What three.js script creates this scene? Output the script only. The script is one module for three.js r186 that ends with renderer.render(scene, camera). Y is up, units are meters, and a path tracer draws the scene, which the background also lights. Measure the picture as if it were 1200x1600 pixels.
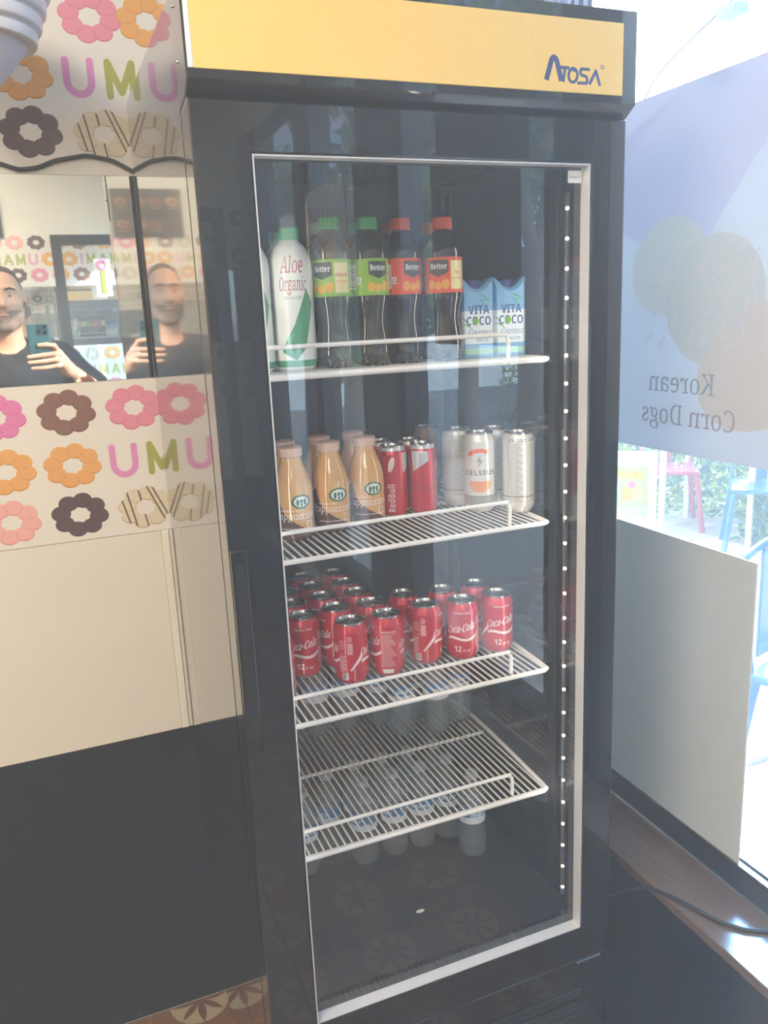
import * as THREE from 'three';
import { Sky } from 'three/addons/objects/Sky.js';
import { RoundedBoxGeometry } from 'three/addons/geometries/RoundedBoxGeometry.js';
import { mergeGeometries, mergeVertices, toCreasedNormals } from 'three/addons/utils/BufferGeometryUtils.js';
import { FontLoader } from 'three/addons/loaders/FontLoader.js';
import { TextGeometry } from 'three/addons/geometries/TextGeometry.js';
import { RectAreaLightUniformsLib } from 'three/addons/lights/RectAreaLightUniformsLib.js';

// ---------- camera, sky, sun, lamps, exposure ----------
const scene = new THREE.Scene();
const camera = new THREE.PerspectiveCamera(63.74, 0.75, 0.004, 200);
camera.position.set(-0.213, 1.652, 1.150);
camera.rotation.set(-0.23314, -0.37869, -0.04514, 'YXZ');
scene.add(camera);
const renderer = new THREE.WebGLRenderer();
renderer.toneMapping = THREE.LinearToneMapping;
renderer.toneMappingExposure = 1.38;
renderer.shadowMap.enabled = true;
RectAreaLightUniformsLib.init();

const SUN = new THREE.Vector3(0.64, 0.50, -0.58).normalize();
const sky = new Sky();
sky.scale.setScalar(1000);
const su = sky.material.uniforms;
su.turbidity.value = 6; su.rayleigh.value = 1.2; su.mieCoefficient.value = 0.008; su.mieDirectionalG.value = 0.8;
su.sunPosition.value.copy(SUN);
scene.add(sky);
scene.backgroundIntensity = 2.5;
const sun = new THREE.DirectionalLight(0xfff1dc, 14);
sun.position.copy(SUN).multiplyScalar(12); sun.target.position.set(0, 1, 0.5);
sun.castShadow = true; sun.shadow.mapSize.set(2048, 2048);
Object.assign(sun.shadow.camera, { left: -8, right: 8, top: 8, bottom: -8, near: 1, far: 40 });
scene.add(sun, sun.target);
scene.fog = new THREE.FogExp2(0xffffff, 0.052);   // sunlit haze in the air by the windows

// ---------- helpers ----------
let seed = 20240611;
const rnd = () => { seed |= 0; seed = seed + 0x6D2B79F5 | 0; let t = Math.imul(seed ^ seed >>> 15, 1 | seed); t = t + Math.imul(t ^ t >>> 7, 61 | t) ^ t; return ((t ^ t >>> 14) >>> 0) / 4294967296; };
const rr = (a, b) => a + (b - a) * rnd();
const V = (x, y, z) => new THREE.Vector3(x, y, z);
const PI = Math.PI;
const taken = {};
const numbered = (n) => { taken[n] = (taken[n] ?? -1) + 1; return taken[n] ? `${n}_${String(taken[n]).padStart(3, '0')}` : n; };
function mat(color, roughness = 0.6, extra = {}) {
  const phys = ['clearcoat', 'transmission', 'sheen', 'ior', 'anisotropy', 'specularIntensity'].some((k) => k in extra);
  return new (phys ? THREE.MeshPhysicalMaterial : THREE.MeshStandardMaterial)({ color, roughness, ...extra });
}
function add(parent, name, geo, m, pos) {
  const o = new THREE.Mesh(geo, m); o.name = name; o.castShadow = o.receiveShadow = true;
  if (pos) o.position.set(...pos);
  parent.add(o); return o;
}
function thing(name, label, category, pos = [0, 0, 0], rotY = 0, group) {
  const o = new THREE.Group(); o.name = numbered(name); o.position.set(...pos); o.rotation.y = rotY;
  o.userData = { label, category }; if (group) o.userData.group = group;
  scene.add(o); return o;
}
function tagMesh(o, label, category, group) { o.name = numbered(o.name); o.userData = { label, category }; if (group) o.userData.group = group; return o; }
function struct(name) { const o = new THREE.Group(); o.name = name; o.userData = { kind: 'structure' }; scene.add(o); return o; }
// box by its corners, with a small bevel if r is given; uv in metres
function bx(x0, x1, y0, y1, z0, z1, r = 0) {
  const g = r ? new RoundedBoxGeometry(x1 - x0, y1 - y0, z1 - z0, 2, r) : new THREE.BoxGeometry(x1 - x0, y1 - y0, z1 - z0);
  g.translate((x0 + x1) / 2, (y0 + y1) / 2, (z0 + z1) / 2);
  return g;
}
const merge = (list) => mergeGeometries(list.map((g) => { const n = g.index ? g.toNonIndexed() : g; for (const k of Object.keys(n.attributes)) if (!['position', 'normal', 'uv'].includes(k)) n.deleteAttribute(k); return n; }));
function tube(pts, r, seg = 24, rad = 8, closed = false) { return new THREE.TubeGeometry(new THREE.CatmullRomCurve3(pts.map((p) => V(...p)), closed, 'catmullrom', 0.15), seg, r, rad, closed); }
function rod(a, b, r, rad = 8) {
  const A = V(...a), B = V(...b), d = B.clone().sub(A), g = new THREE.CylinderGeometry(r, r, d.length(), rad);
  g.applyQuaternion(new THREE.Quaternion().setFromUnitVectors(V(0, 1, 0), d.normalize())); g.translate(...A.add(B).multiplyScalar(0.5).toArray());
  return g;
}
function lathe(prof, seg = 32) {           // prof: [r, y] pairs; v follows the height
  const g = new THREE.LatheGeometry(prof.map(([r, y]) => new THREE.Vector2(r, y)), seg), p = g.attributes.position, uv = g.attributes.uv;
  const y0 = prof[0][1], y1 = prof[prof.length - 1][1];
  const lo = Math.min(...prof.map((q) => q[1])), hi = Math.max(...prof.map((q) => q[1]));
  for (let i = 0; i < p.count; i++) uv.setY(i, (p.getY(i) - lo) / (hi - lo || 1));
  return g;
}
function band(r, y0, y1, seg = 40, from = 0, len = 2 * PI) { const g = new THREE.CylinderGeometry(r, r, y1 - y0, seg, 1, true, from, len); g.translate(0, (y0 + y1) / 2, 0); return g; }
function canvas(w, h, draw, opts = {}) {
  const c = document.createElement('canvas'); c.width = w; c.height = h; draw(c.getContext('2d'), w, h);
  const t = new THREE.CanvasTexture(c); t.colorSpace = THREE.SRGBColorSpace; t.magFilter = THREE.LinearFilter;
  if (opts.repeat) t.wrapS = t.wrapT = THREE.RepeatWrapping;
  return t;
}
function planeUV(g, axU, axV, u0, u1, v0, v1) {   // uv from object-space metres
  const p = g.attributes.position, uv = g.attributes.uv, a = 'xyz'.indexOf(axU), b = 'xyz'.indexOf(axV);
  for (let i = 0; i < p.count; i++) uv.setXY(i, (p.getComponent(i, a) - u0) / (u1 - u0), (p.getComponent(i, b) - v0) / (v1 - v0));
  return g;
}
function noiseTex(w, h, base, amp, cells, seedN) {   // soft mottled grain, sRGB colours
  const vals = {}; const s0 = seed; seed = seedN;
  const grids = cells.map((n) => Array.from({ length: n * n }, () => rnd()));
  const data = new Uint8Array(w * h * 4);
  for (let y = 0; y < h; y++) for (let x = 0; x < w; x++) {
    let v = 0;
    cells.forEach((n, k) => { const fx = x / w * n, fy = y / h * n, ix = Math.floor(fx), iy = Math.floor(fy), ax = fx - ix, ay = fy - iy, G = grids[k], q = (i, j) => G[((j + n) % n) * n + (i + n) % n];
      const sx = ax * ax * (3 - 2 * ax), sy = ay * ay * (3 - 2 * ay);
      v += ((q(ix, iy) * (1 - sx) + q(ix + 1, iy) * sx) * (1 - sy) + (q(ix, iy + 1) * (1 - sx) + q(ix + 1, iy + 1) * sx) * sy - 0.5) / (k + 1); });
    const o = (y * w + x) * 4; for (let c = 0; c < 3; c++) data[o + c] = Math.max(0, Math.min(255, base[c] + v * amp)); data[o + 3] = 255;
  }
  seed = s0;
  const t = new THREE.DataTexture(data, w, h); t.colorSpace = THREE.SRGBColorSpace; t.magFilter = THREE.LinearFilter; t.wrapS = t.wrapT = THREE.RepeatWrapping; t.needsUpdate = true;
  return t;
}

// ---------- common materials ----------
const M = {
  blackGloss: mat(0x0b0b0d, 0.12, { clearcoat: 1, clearcoatRoughness: 0.03 }),
  blackDoor: mat(0x101114, 0.2, { clearcoat: 1, clearcoatRoughness: 0.02 }),
  blackMatte: mat(0x141416, 0.6),
  liner: mat(0x23272d, 0.45),
  silver: mat(0xdcdedf, 0.38, { metalness: 0.25 }),
  steel: mat(0xb9bcc0, 0.25, { metalness: 1 }),
  whiteCoat: mat(0xeeeeea, 0.35, { clearcoat: 0.4, clearcoatRoughness: 0.2 }),
  glass: mat(0xffffff, 0.0, { transmission: 1, ior: 1.85 }),
  windowGlass: mat(0xffffff, 0.0, { transmission: 1, ior: 1.5 }),
  mirror: mat(0xe6e8e2, 0.015, { metalness: 1 }),
  cream: mat(0xe9e2d2, 0.75),
  panelCream: mat(0xe6dfcf, 0.32),
  dado: mat(0x0d0d10, 0.38),
  frameBlack: mat(0x17181b, 0.4),
};
const ORD = ['first', 'second', 'third', 'fourth', 'fifth', 'sixth', 'seventh', 'eighth'];

// ---------- the printed wall covering: ring doughnuts and letters ----------
const DC = { cocoa: ['#8b6152', '#6f4a3e'], pink: ['#e58ea0', '#cf6f84'], rose: ['#f0b0a6', '#dd8f86'], orange: ['#e9ab5e', '#cf8a3f'], dark: ['#5e4643', '#453230'], white: ['#e0d2b4', '#c0aa84'], berry: ['#e27fb4', '#c9609a'] };
function donut(g, x, y, rx, ry, kind) {
  const [c, d] = DC[kind];
  g.save(); g.translate(x, y); g.scale(1, ry / rx);
  const n = 8, R = rx * 0.68, b = rx * 0.345;
  g.fillStyle = d; g.beginPath(); for (let i = 0; i < n; i++) { const a = i / n * 2 * PI + 0.2; g.moveTo(Math.cos(a) * R + b, Math.sin(a) * R); g.arc(Math.cos(a) * R, Math.sin(a) * R + 1, b, 0, 2 * PI); } g.fill();
  g.fillStyle = c; g.beginPath(); for (let i = 0; i < n; i++) { const a = i / n * 2 * PI + 0.2; g.moveTo(Math.cos(a) * R + b, Math.sin(a) * R); g.arc(Math.cos(a) * R, Math.sin(a) * R - rx * 0.03, b * 0.96, 0, 2 * PI); } g.fill();
  g.strokeStyle = c; g.lineWidth = rx * 0.36; g.beginPath(); g.arc(0, 0, R * 0.93, 0, 2 * PI); g.stroke();
  g.strokeStyle = d; g.lineWidth = rx * 0.045; g.globalAlpha = 0.55;
  for (let i = 0; i < n; i++) { const a = (i + 0.5) / n * 2 * PI + 0.2; g.beginPath(); g.moveTo(Math.cos(a) * R * 0.72, Math.sin(a) * R * 0.72); g.lineTo(Math.cos(a) * R * 1.16, Math.sin(a) * R * 1.16); g.stroke(); }
  g.globalAlpha = 1;
  if (kind === 'white') {
    g.save(); g.beginPath(); for (let i = 0; i < n; i++) { const a = i / n * 2 * PI + 0.2; g.moveTo(Math.cos(a) * R + b, Math.sin(a) * R); g.arc(Math.cos(a) * R, Math.sin(a) * R, b * 0.95, 0, 2 * PI); } g.clip();
    g.strokeStyle = '#5f4c3a'; g.lineWidth = rx * 0.055;
    for (const [a, e] of [[-0.95, -0.55], [-0.66, -0.35], [-0.22, 0.05], [0.12, 0.8], [0.3, 1.0]]) { g.beginPath(); g.moveTo(a * rx, -rx); g.lineTo(e * rx, rx); g.stroke(); }
    g.restore();
  }
  if (kind === 'cocoa') { g.fillStyle = '#b79a8e'; g.globalAlpha = 0.5; for (let i = 0; i < 60; i++) { const a = rr(0, 2 * PI), q = rr(0.55, 0.95) * rx; g.fillRect(Math.cos(a) * q, Math.sin(a) * q, rx * 0.05, rx * 0.025); } g.globalAlpha = 1; }
  g.fillStyle = '#e8e2d6'; g.beginPath(); for (let i = 0; i <= 16; i++) { const a = i / 16 * 2 * PI, q = R * 0.50 * (1 + 0.06 * Math.cos(a * 8)); g.lineTo(Math.cos(a) * q, Math.sin(a) * q); } g.fill();
  g.restore();
}
function letter(g, ch, x, y, w, h, color) {
  g.save(); g.translate(x, y); g.strokeStyle = color; g.lineWidth = w * 0.23; g.lineCap = 'round'; g.lineJoin = 'round'; const a = w * 0.385, b = h * 0.4;
  g.beginPath();
  if (ch === 'U') { g.moveTo(-a, -b); g.lineTo(-a, b - a); g.arc(0, b - a, a, PI, 0, true); g.lineTo(a, -b); }
  if (ch === 'M') { g.moveTo(-a, b); g.lineTo(-a, -b); g.lineTo(0, b * 0.75); g.lineTo(a, -b); g.lineTo(a, b); }
  if (ch === 'A') { g.moveTo(-a, b); g.lineTo(0, -b); g.lineTo(a, b); g.moveTo(-a * 0.6, b * 0.35); g.lineTo(a * 0.6, b * 0.35); }
  if (ch === 'I') { g.moveTo(0, -b); g.lineTo(0, b); }
  g.stroke(); g.restore();
}
const PX = 1280, PERIOD = 1.6;
function printTexture(h, rows) {          // rows: {y from the bottom, items: [[kind, x]...]} with x in metres, wrapped at PERIOD
  return canvas(2048, Math.round(h * PX), (g, W, H) => {
    g.fillStyle = '#e8e2d6'; g.fillRect(0, 0, W, H);
    for (const { y, items } of rows) for (const [k, x] of items) for (const s of [-1, 0, 1]) {
      const cx = (((x % PERIOD) + PERIOD) % PERIOD + s * PERIOD) * PX, cy = H - y * PX;
      if (cx < -120 || cx > W + 120) continue;
      if (k.length === 1) letter(g, k, cx, cy, 0.058 * PX, 0.074 * PX, k === 'U' ? '#e08fc4' : k === 'M' || k === 'A' ? '#a9ac4a' : '#e08fc4');
      else donut(g, cx, cy, 0.056 * PX, 0.045 * PX, k);
    }
  }, { repeat: true });
}
const seq = (from, step, kinds, n) => Array.from({ length: n }, (_, i) => [kinds[i % kinds.length], from + i * step]);
const textRow = (x0) => [['orange', x0 - 0.23], ['orange', x0 - 0.103], ['U', x0], ['M', x0 + 0.077], ['A', x0 + 0.152], ['M', x0 + 0.23], ['I', x0 + 0.29], ['orange', x0 + 0.37], ['orange', x0 + 0.49], ['U', x0 + 0.595], ['M', x0 + 0.672], ['A', x0 + 0.747], ['M', x0 + 0.825], ['I', x0 + 0.885], ['orange', x0 + 0.965], ['orange', x0 + 1.085], ['U', x0 + 1.19 - 0.0], ['M', x0 + 1.265]];
const lowerPrint = printTexture(0.33, [
  { y: 0.270, items: seq(-0.315, 0.1333, ['berry', 'cocoa', 'pink', 'orange', 'white', 'dark'], 12) },
  { y: 0.160, items: textRow(-0.080) },
  { y: 0.055, items: seq(-0.314, 0.1333, ['rose', 'dark', 'white', 'pink', 'orange', 'cocoa'], 12) }]);
const upperPrint = printTexture(0.33, [
  { y: 0.283, items: seq(-0.315, 0.1333, ['dark', 'rose', 'pink', 'orange', 'cocoa', 'white'], 12).map(([k, x]) => [k, x + (k === 'orange' ? -0.028 : 0)]) },
  { y: 0.176, items: textRow(-0.080) },
  { y: 0.076, items: seq(-0.312, 0.1333, ['pink', 'dark', 'white', 'rose', 'cocoa', 'orange'], 12) }]);
const mLower = mat(0xffffff, 0.38, { map: lowerPrint }), mUpper = mat(0xffffff, 0.38, { map: upperPrint });
// ---------- the room ----------
const ZW = -0.66, XL = -3.0, XR = 0.95, ZF = 3.7, H = 2.9;
const plaster = mat(0xffffff, 0.8, { map: noiseTex(256, 256, [232, 226, 212], 10, [4, 16, 64], 7) });
// floor: patterned cement tiles on a grout bed
{
  const floor = struct('floor');
  add(floor, 'grout_bed', bx(XL - 0.1, XR + 0.15, -0.08, -0.004, ZW - 0.1, ZF + 0.1), mat(0x6a5a4a, 0.9));
  const tileTex = canvas(512, 512, (g) => {
    g.fillStyle = '#b08a58'; g.fillRect(0, 0, 512, 512);
    g.fillStyle = '#a2713f'; for (const [x, y] of [[0, 0], [512, 0], [0, 512], [512, 512]]) { g.beginPath(); g.arc(x, y, 250, 0, 2 * PI); g.fill(); }
    g.fillStyle = '#d9cba2'; for (const [x, y] of [[0, 0], [512, 0], [0, 512], [512, 512]]) { g.beginPath(); g.arc(x, y, 150, 0, 2 * PI); g.fill(); }
    const leaf = (x, y, a, l, w, c) => { g.save(); g.translate(x, y); g.rotate(a); g.fillStyle = c; g.beginPath(); g.moveTo(0, 0); g.quadraticCurveTo(l / 2, -w, l, 0); g.quadraticCurveTo(l / 2, w, 0, 0); g.fill(); g.restore(); };
    for (let i = 0; i < 4; i++) { leaf(256, 256, i * PI / 2 + PI / 4, 190, 58, '#6b4034'); leaf(256, 256, i * PI / 2, 150, 44, '#86805c'); }
    for (const [x, y] of [[0, 0], [512, 0], [0, 512], [512, 512]]) for (let i = 0; i < 8; i++) leaf(x, y, i * PI / 4, 140, 34, '#8b5a36');
    g.globalAlpha = 0.12; for (let i = 0; i < 1400; i++) { g.fillStyle = rnd() > 0.5 ? '#fff' : '#3a2a1c'; g.fillRect(rnd() * 512, rnd() * 512, 2, 2); }
  });
  const tileMat = mat(0xc4bcb4, 0.35, { map: tileTex }), T = 0.2475, tg = new THREE.BoxGeometry(T - 0.003, 0.01, T - 0.003);
  for (let i = 0; i < 16; i++) for (let j = 0; j < 18; j++) {
    const t = add(floor, 'tile', tg, tileMat, [XR - 0.012 - (i + 0.5) * T, -0.005, ZW + 0.005 + (j + 0.5) * T * 0.977]);
    t.rotation.y = ((i + j) % 4) * PI / 2;
  }
}
{
  const c = struct('ceiling');
  add(c, 'ceiling_slab', bx(XL - 0.1, XR + 0.15, H, H + 0.12, ZW - 0.1, ZF + 0.1), mat(0xf2f0ea, 0.9));
}
function panelledWall(w, zf, dir, x0, x1, shift) {
  // zf: finished face; dir: +1 when the room lies towards +z of it
  const box = (a, b, y0, y1, proud) => bx(a, b, y0, y1, Math.min(zf, zf - dir * proud), Math.max(zf, zf - dir * proud));
  add(w, 'plaster_wall', bx(x0 - 0.1, x1 + 0.1, -0.05, H + 0.1, Math.min(zf - dir * 0.12, zf - dir * 0.004), Math.max(zf - dir * 0.12, zf - dir * 0.004)), plaster);
  const lo = planeUV(box(x0, x1, 1.2185, 1.5475, 0.004), 'x', 'y', shift, shift + PERIOD * dir, 1.2185, 1.5485);
  const up = planeUV(box(x0, x1, 1.9465, 2.2755, 0.004), 'x', 'y', shift, shift + PERIOD * dir, 1.9455, 2.2755);
  add(w, 'printed_panel', lo, mLower); add(w, 'printed_panel', up, mUpper);
  add(w, 'dado_panel', box(x0, x1, 0.002, 0.7415, 0.004), M.dado);
  const xs = []; for (let x = x1; x > x0; x -= 1.22) xs.push(x);
  xs.forEach((x) => add(w, 'cream_panel', box(Math.max(x0, x - 1.217), x, 0.743, 1.217, 0.004), M.panelCream));
}
{
  const w = struct('wall_back');
  panelledWall(w, ZW, 1, XL, -0.022, 0);
  add(w, 'cream_panel', bx(-0.004, XR, 0.743, 1.217, ZW - 0.004, ZW), M.panelCream);
  add(w, 'joint_strip', bx(-0.021, -0.005, 0.743, 1.2175, ZW - 0.004, ZW + 0.003, 0.0012), mat(0xece6d8, 0.35));
  const lo = planeUV(bx(-0.022, XR, 1.2185, 1.5475, ZW - 0.004, ZW), 'x', 'y', 0, PERIOD, 1.2185, 1.5485);
  const up = planeUV(bx(-0.022, XR, 1.9465, 2.2755, ZW - 0.004, ZW), 'x', 'y', 0, PERIOD, 1.9455, 2.2755);
  add(w, 'printed_panel', lo, mLower); add(w, 'printed_panel', up, mUpper);
  add(w, 'dado_panel', bx(-0.022, 0.8, 0.002, 0.7415, ZW - 0.004, ZW), M.dado);
  add(w, 'plaster_wall', bx(-0.1, XR + 0.15, -0.05, H + 0.1, ZW - 0.12, ZW - 0.0045), plaster);
}
{
  const w = struct('wall_front');
  panelledWall(w, ZF, -1, XL, XR, 0.33);
}
{
  const w = struct('wall_left');
  add(w, 'plaster_wall', bx(XL - 0.12, XL, -0.05, H + 0.1, ZW - 0.1, ZF + 0.1), plaster);
  add(w, 'dado_panel', bx(XL, XL + 0.004, 0.002, 0.7415, ZW, ZF), M.dado);
}
{ const w = scene.getObjectByName('wall_back'); add(w, 'mirror_edge_strip', bx(-0.0075, 0.0, 1.5485, 1.9455, ZW - 0.004, ZW + 0.002), M.frameBlack); }
tagMesh(add(scene, 'wall_mirror', bx(-1.9, -0.0078, 1.5485, 1.9455, ZW - 0.0035, ZW + 0.001), M.mirror), 'long mirror strip set between the two doughnut panels beside the refrigerator', 'mirror');
tagMesh(add(scene, 'wall_mirror', bx(-1.9, XR - 0.01, 1.5485, 1.9455, ZF - 0.001, ZF + 0.0035), M.mirror), 'mirror strip on the far wall behind the man, seen in reflection', 'mirror');

// right-hand shop front: black dado with a wooden ledge, black columns, four windows
const BAYS = [[-0.60, 0.42], [0.56, 1.5], [1.85, 2.45], [2.62, 3.35]];
{
  const w = struct('wall_right');
  add(w, 'dado_panel', bx(0.815, XR + 0.1, 0.0, 0.478, ZW, ZF), M.dado);
  let z = ZW;
  for (const [a, b] of [...BAYS, [ZF, ZF]]) { add(w, 'column', bx(0.932, XR + 0.1, 0.5, 2.62, z, a), M.frameBlack); z = b; }
  add(w, 'beam', bx(0.925, XR + 0.12, 2.62, H + 0.1, ZW, ZF), plaster);
  BAYS.forEach(([a, b], i) => {
    const q = struct('window_' + (i + 1)), f = M.frameBlack;
    add(q, 'bottom_rail', bx(0.938, 1.02, 0.5, 0.556, a, b, 0.004), f);
    add(q, 'top_rail', bx(0.945, 1.01, 2.57, 2.62, a, b, 0.004), f);
    add(q, 'stile', bx(0.945, 1.01, 0.556, 2.57, a, a + 0.035, 0.003), f);
    add(q, 'stile', bx(0.945, 1.01, 0.556, 2.57, b - 0.035, b, 0.003), f);
    const gp = new THREE.PlaneGeometry(b - a - 0.06, 2.02); gp.rotateY(-PI / 2); gp.translate(0.975, 1.563, (a + b) / 2);
    add(q, 'pane', gp, M.windowGlass);
    if (!i) { add(q, 'glazing_track', bx(0.938, 0.944, 0.556, 0.5605, a + 0.035, b - 0.035), M.steel); add(q, 'glazing_track', bx(0.960, 0.966, 0.556, 0.5605, a + 0.035, b - 0.035), M.steel); }
  });
  const t = struct('trim_1');
  const wood = canvas(1024, 256, (g, W, Hh) => {
    g.fillStyle = '#6e5c50'; g.fillRect(0, 0, W, Hh);
    for (let i = 0; i < 420; i++) { g.strokeStyle = rnd() > 0.5 ? 'rgba(120,96,80,0.25)' : 'rgba(66,48,38,0.25)'; g.lineWidth = rr(0.5, 2); const y = rnd() * Hh, x = rnd() * W; g.beginPath(); g.moveTo(x, y); g.bezierCurveTo(x + 80, y + rr(-3, 3), x + 160, y + rr(-3, 3), x + rr(180, 320), y + rr(-3, 3)); g.stroke(); }
  }, { repeat: true });
  const lg = bx(0.800, 0.938, 0.478, 0.5, ZW, ZF, 0.003); planeUV(lg, 'z', 'x', 0, 1.2, 0, 0.3);
  add(t, 'window_ledge', lg, mat(0xffffff, 0.22, { map: wood }));
}
// ceiling lamps of the room
for (const [x, z, where] of [[-0.9, 0.9, 'above the man'], [-0.9, 2.6, 'near the far wall'], [-2.3, 1.7, 'near the left wall']]) {
  const l = thing('ceiling_light', `flat white ceiling light panel ${where}`, 'ceiling light', [x, H, z]);
  add(l, 'frame', merge([bx(-0.32, 0.32, -0.02, 0, -0.62, -0.6), bx(-0.32, 0.32, -0.02, 0, 0.6, 0.62), bx(-0.32, -0.3, -0.02, 0, -0.6, 0.6), bx(0.3, 0.32, -0.02, 0, -0.6, 0.6)]), M.whiteCoat);
  add(l, 'diffuser', bx(-0.3, 0.3, -0.014, -0.002, -0.6, 0.6), mat(0xffffff, 0.7, { emissive: 0xfff4e4, emissiveIntensity: 1.0 }));
  const r = new THREE.RectAreaLight(0xfff0dc, 15, 0.58, 1.18); r.position.set(0, -0.022, 0); r.rotation.x = -PI / 2; l.add(r);
}

// posters and boards on the shop windows
{
  const tex = canvas(1024, 704, (g, W, Hh) => {
    g.fillStyle = '#c8c9cb'; g.fillRect(0, 0, W, Hh);
    const blob = (x, y, rx, ry, c) => { g.fillStyle = c; g.beginPath(); g.ellipse(x, y, rx, ry, -0.4, 0, 2 * PI); g.fill(); };
    g.fillStyle = '#c2bfc7'; g.beginPath(); g.moveTo(250, 0); g.lineTo(760, 0); g.lineTo(470, 330); g.lineTo(240, 250); g.fill();
    blob(400, 330, 110, 92, '#c6c3bd'); blob(530, 400, 130, 120, '#c3c0b9'); blob(660, 520, 170, 110, '#c8beb6'); blob(860, 420, 190, 170, '#d0cecf');
    for (let i = 0; i < 90; i++) { const x = rr(360, 640), y = rr(290, 500); g.strokeStyle = rnd() > 0.5 ? '#bebfbe' : '#cac2bf'; g.lineWidth = rr(3, 9); g.beginPath(); g.moveTo(x, y); g.lineTo(x + rr(-26, 26), y + rr(-34, 34)); g.stroke(); }
    g.fillStyle = '#a0a5a5'; g.font = '56px serif'; g.textAlign = 'left';
    g.save(); g.translate(548, 0); g.scale(-1, 1); g.fillText('Korean', 0, 580); g.fillStyle = '#a89ea2'; g.fillText('Corn Dogs', -58, 646); g.restore();
  });
  // seen from inside: u runs along +z
  const pg = planeUV(bx(0.947, 0.949, 1.357, 2.045, -0.585, 0.40), 'z', 'y', -0.585, 0.40, 1.357, 2.045);
  tagMesh(add(scene, 'window_poster', pg, mat(0xffffff, 0.9, { map: tex, transmission: 0.36 })), 'large pale window poster with mirrored Korean Corn Dogs lettering beside the refrigerator', 'poster');
  const p2 = planeUV(bx(0.947, 0.949, 1.56, 2.3, 0.70, 1.22), 'z', 'y', -0.585, 0.40, 1.357, 2.3);
  tagMesh(add(scene, 'window_poster', p2, mat(0x8890a0, 0.9, { map: tex, transmission: 0.25 })), 'dark poster on the second window, mirrored in the refrigerator door', 'poster');
  tagMesh(add(scene, 'white_board', bx(0.9405, 0.9445, 0.5605, 1.185, -0.585, 0.072, 0.001), mat(0xc9cac4, 0.75, { transmission: 0.16 })), 'plain pale grey board standing on the ledge against the window', 'board');
  for (const [z0, z1, y0, y1, l] of [[2.72, 2.93, 1.75, 2.14, 'taller white card on the farthest window, mirrored in the refrigerator door'], [2.96, 3.15, 1.72, 2.05, 'shorter white card on the farthest window, mirrored in the refrigerator door']])
    tagMesh(add(scene, 'window_card', bx(0.946, 0.949, y0, y1, z0, z1), mat(0xf4f3ec, 0.8, { transmission: 0.4 })), l, 'card');
}
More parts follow.
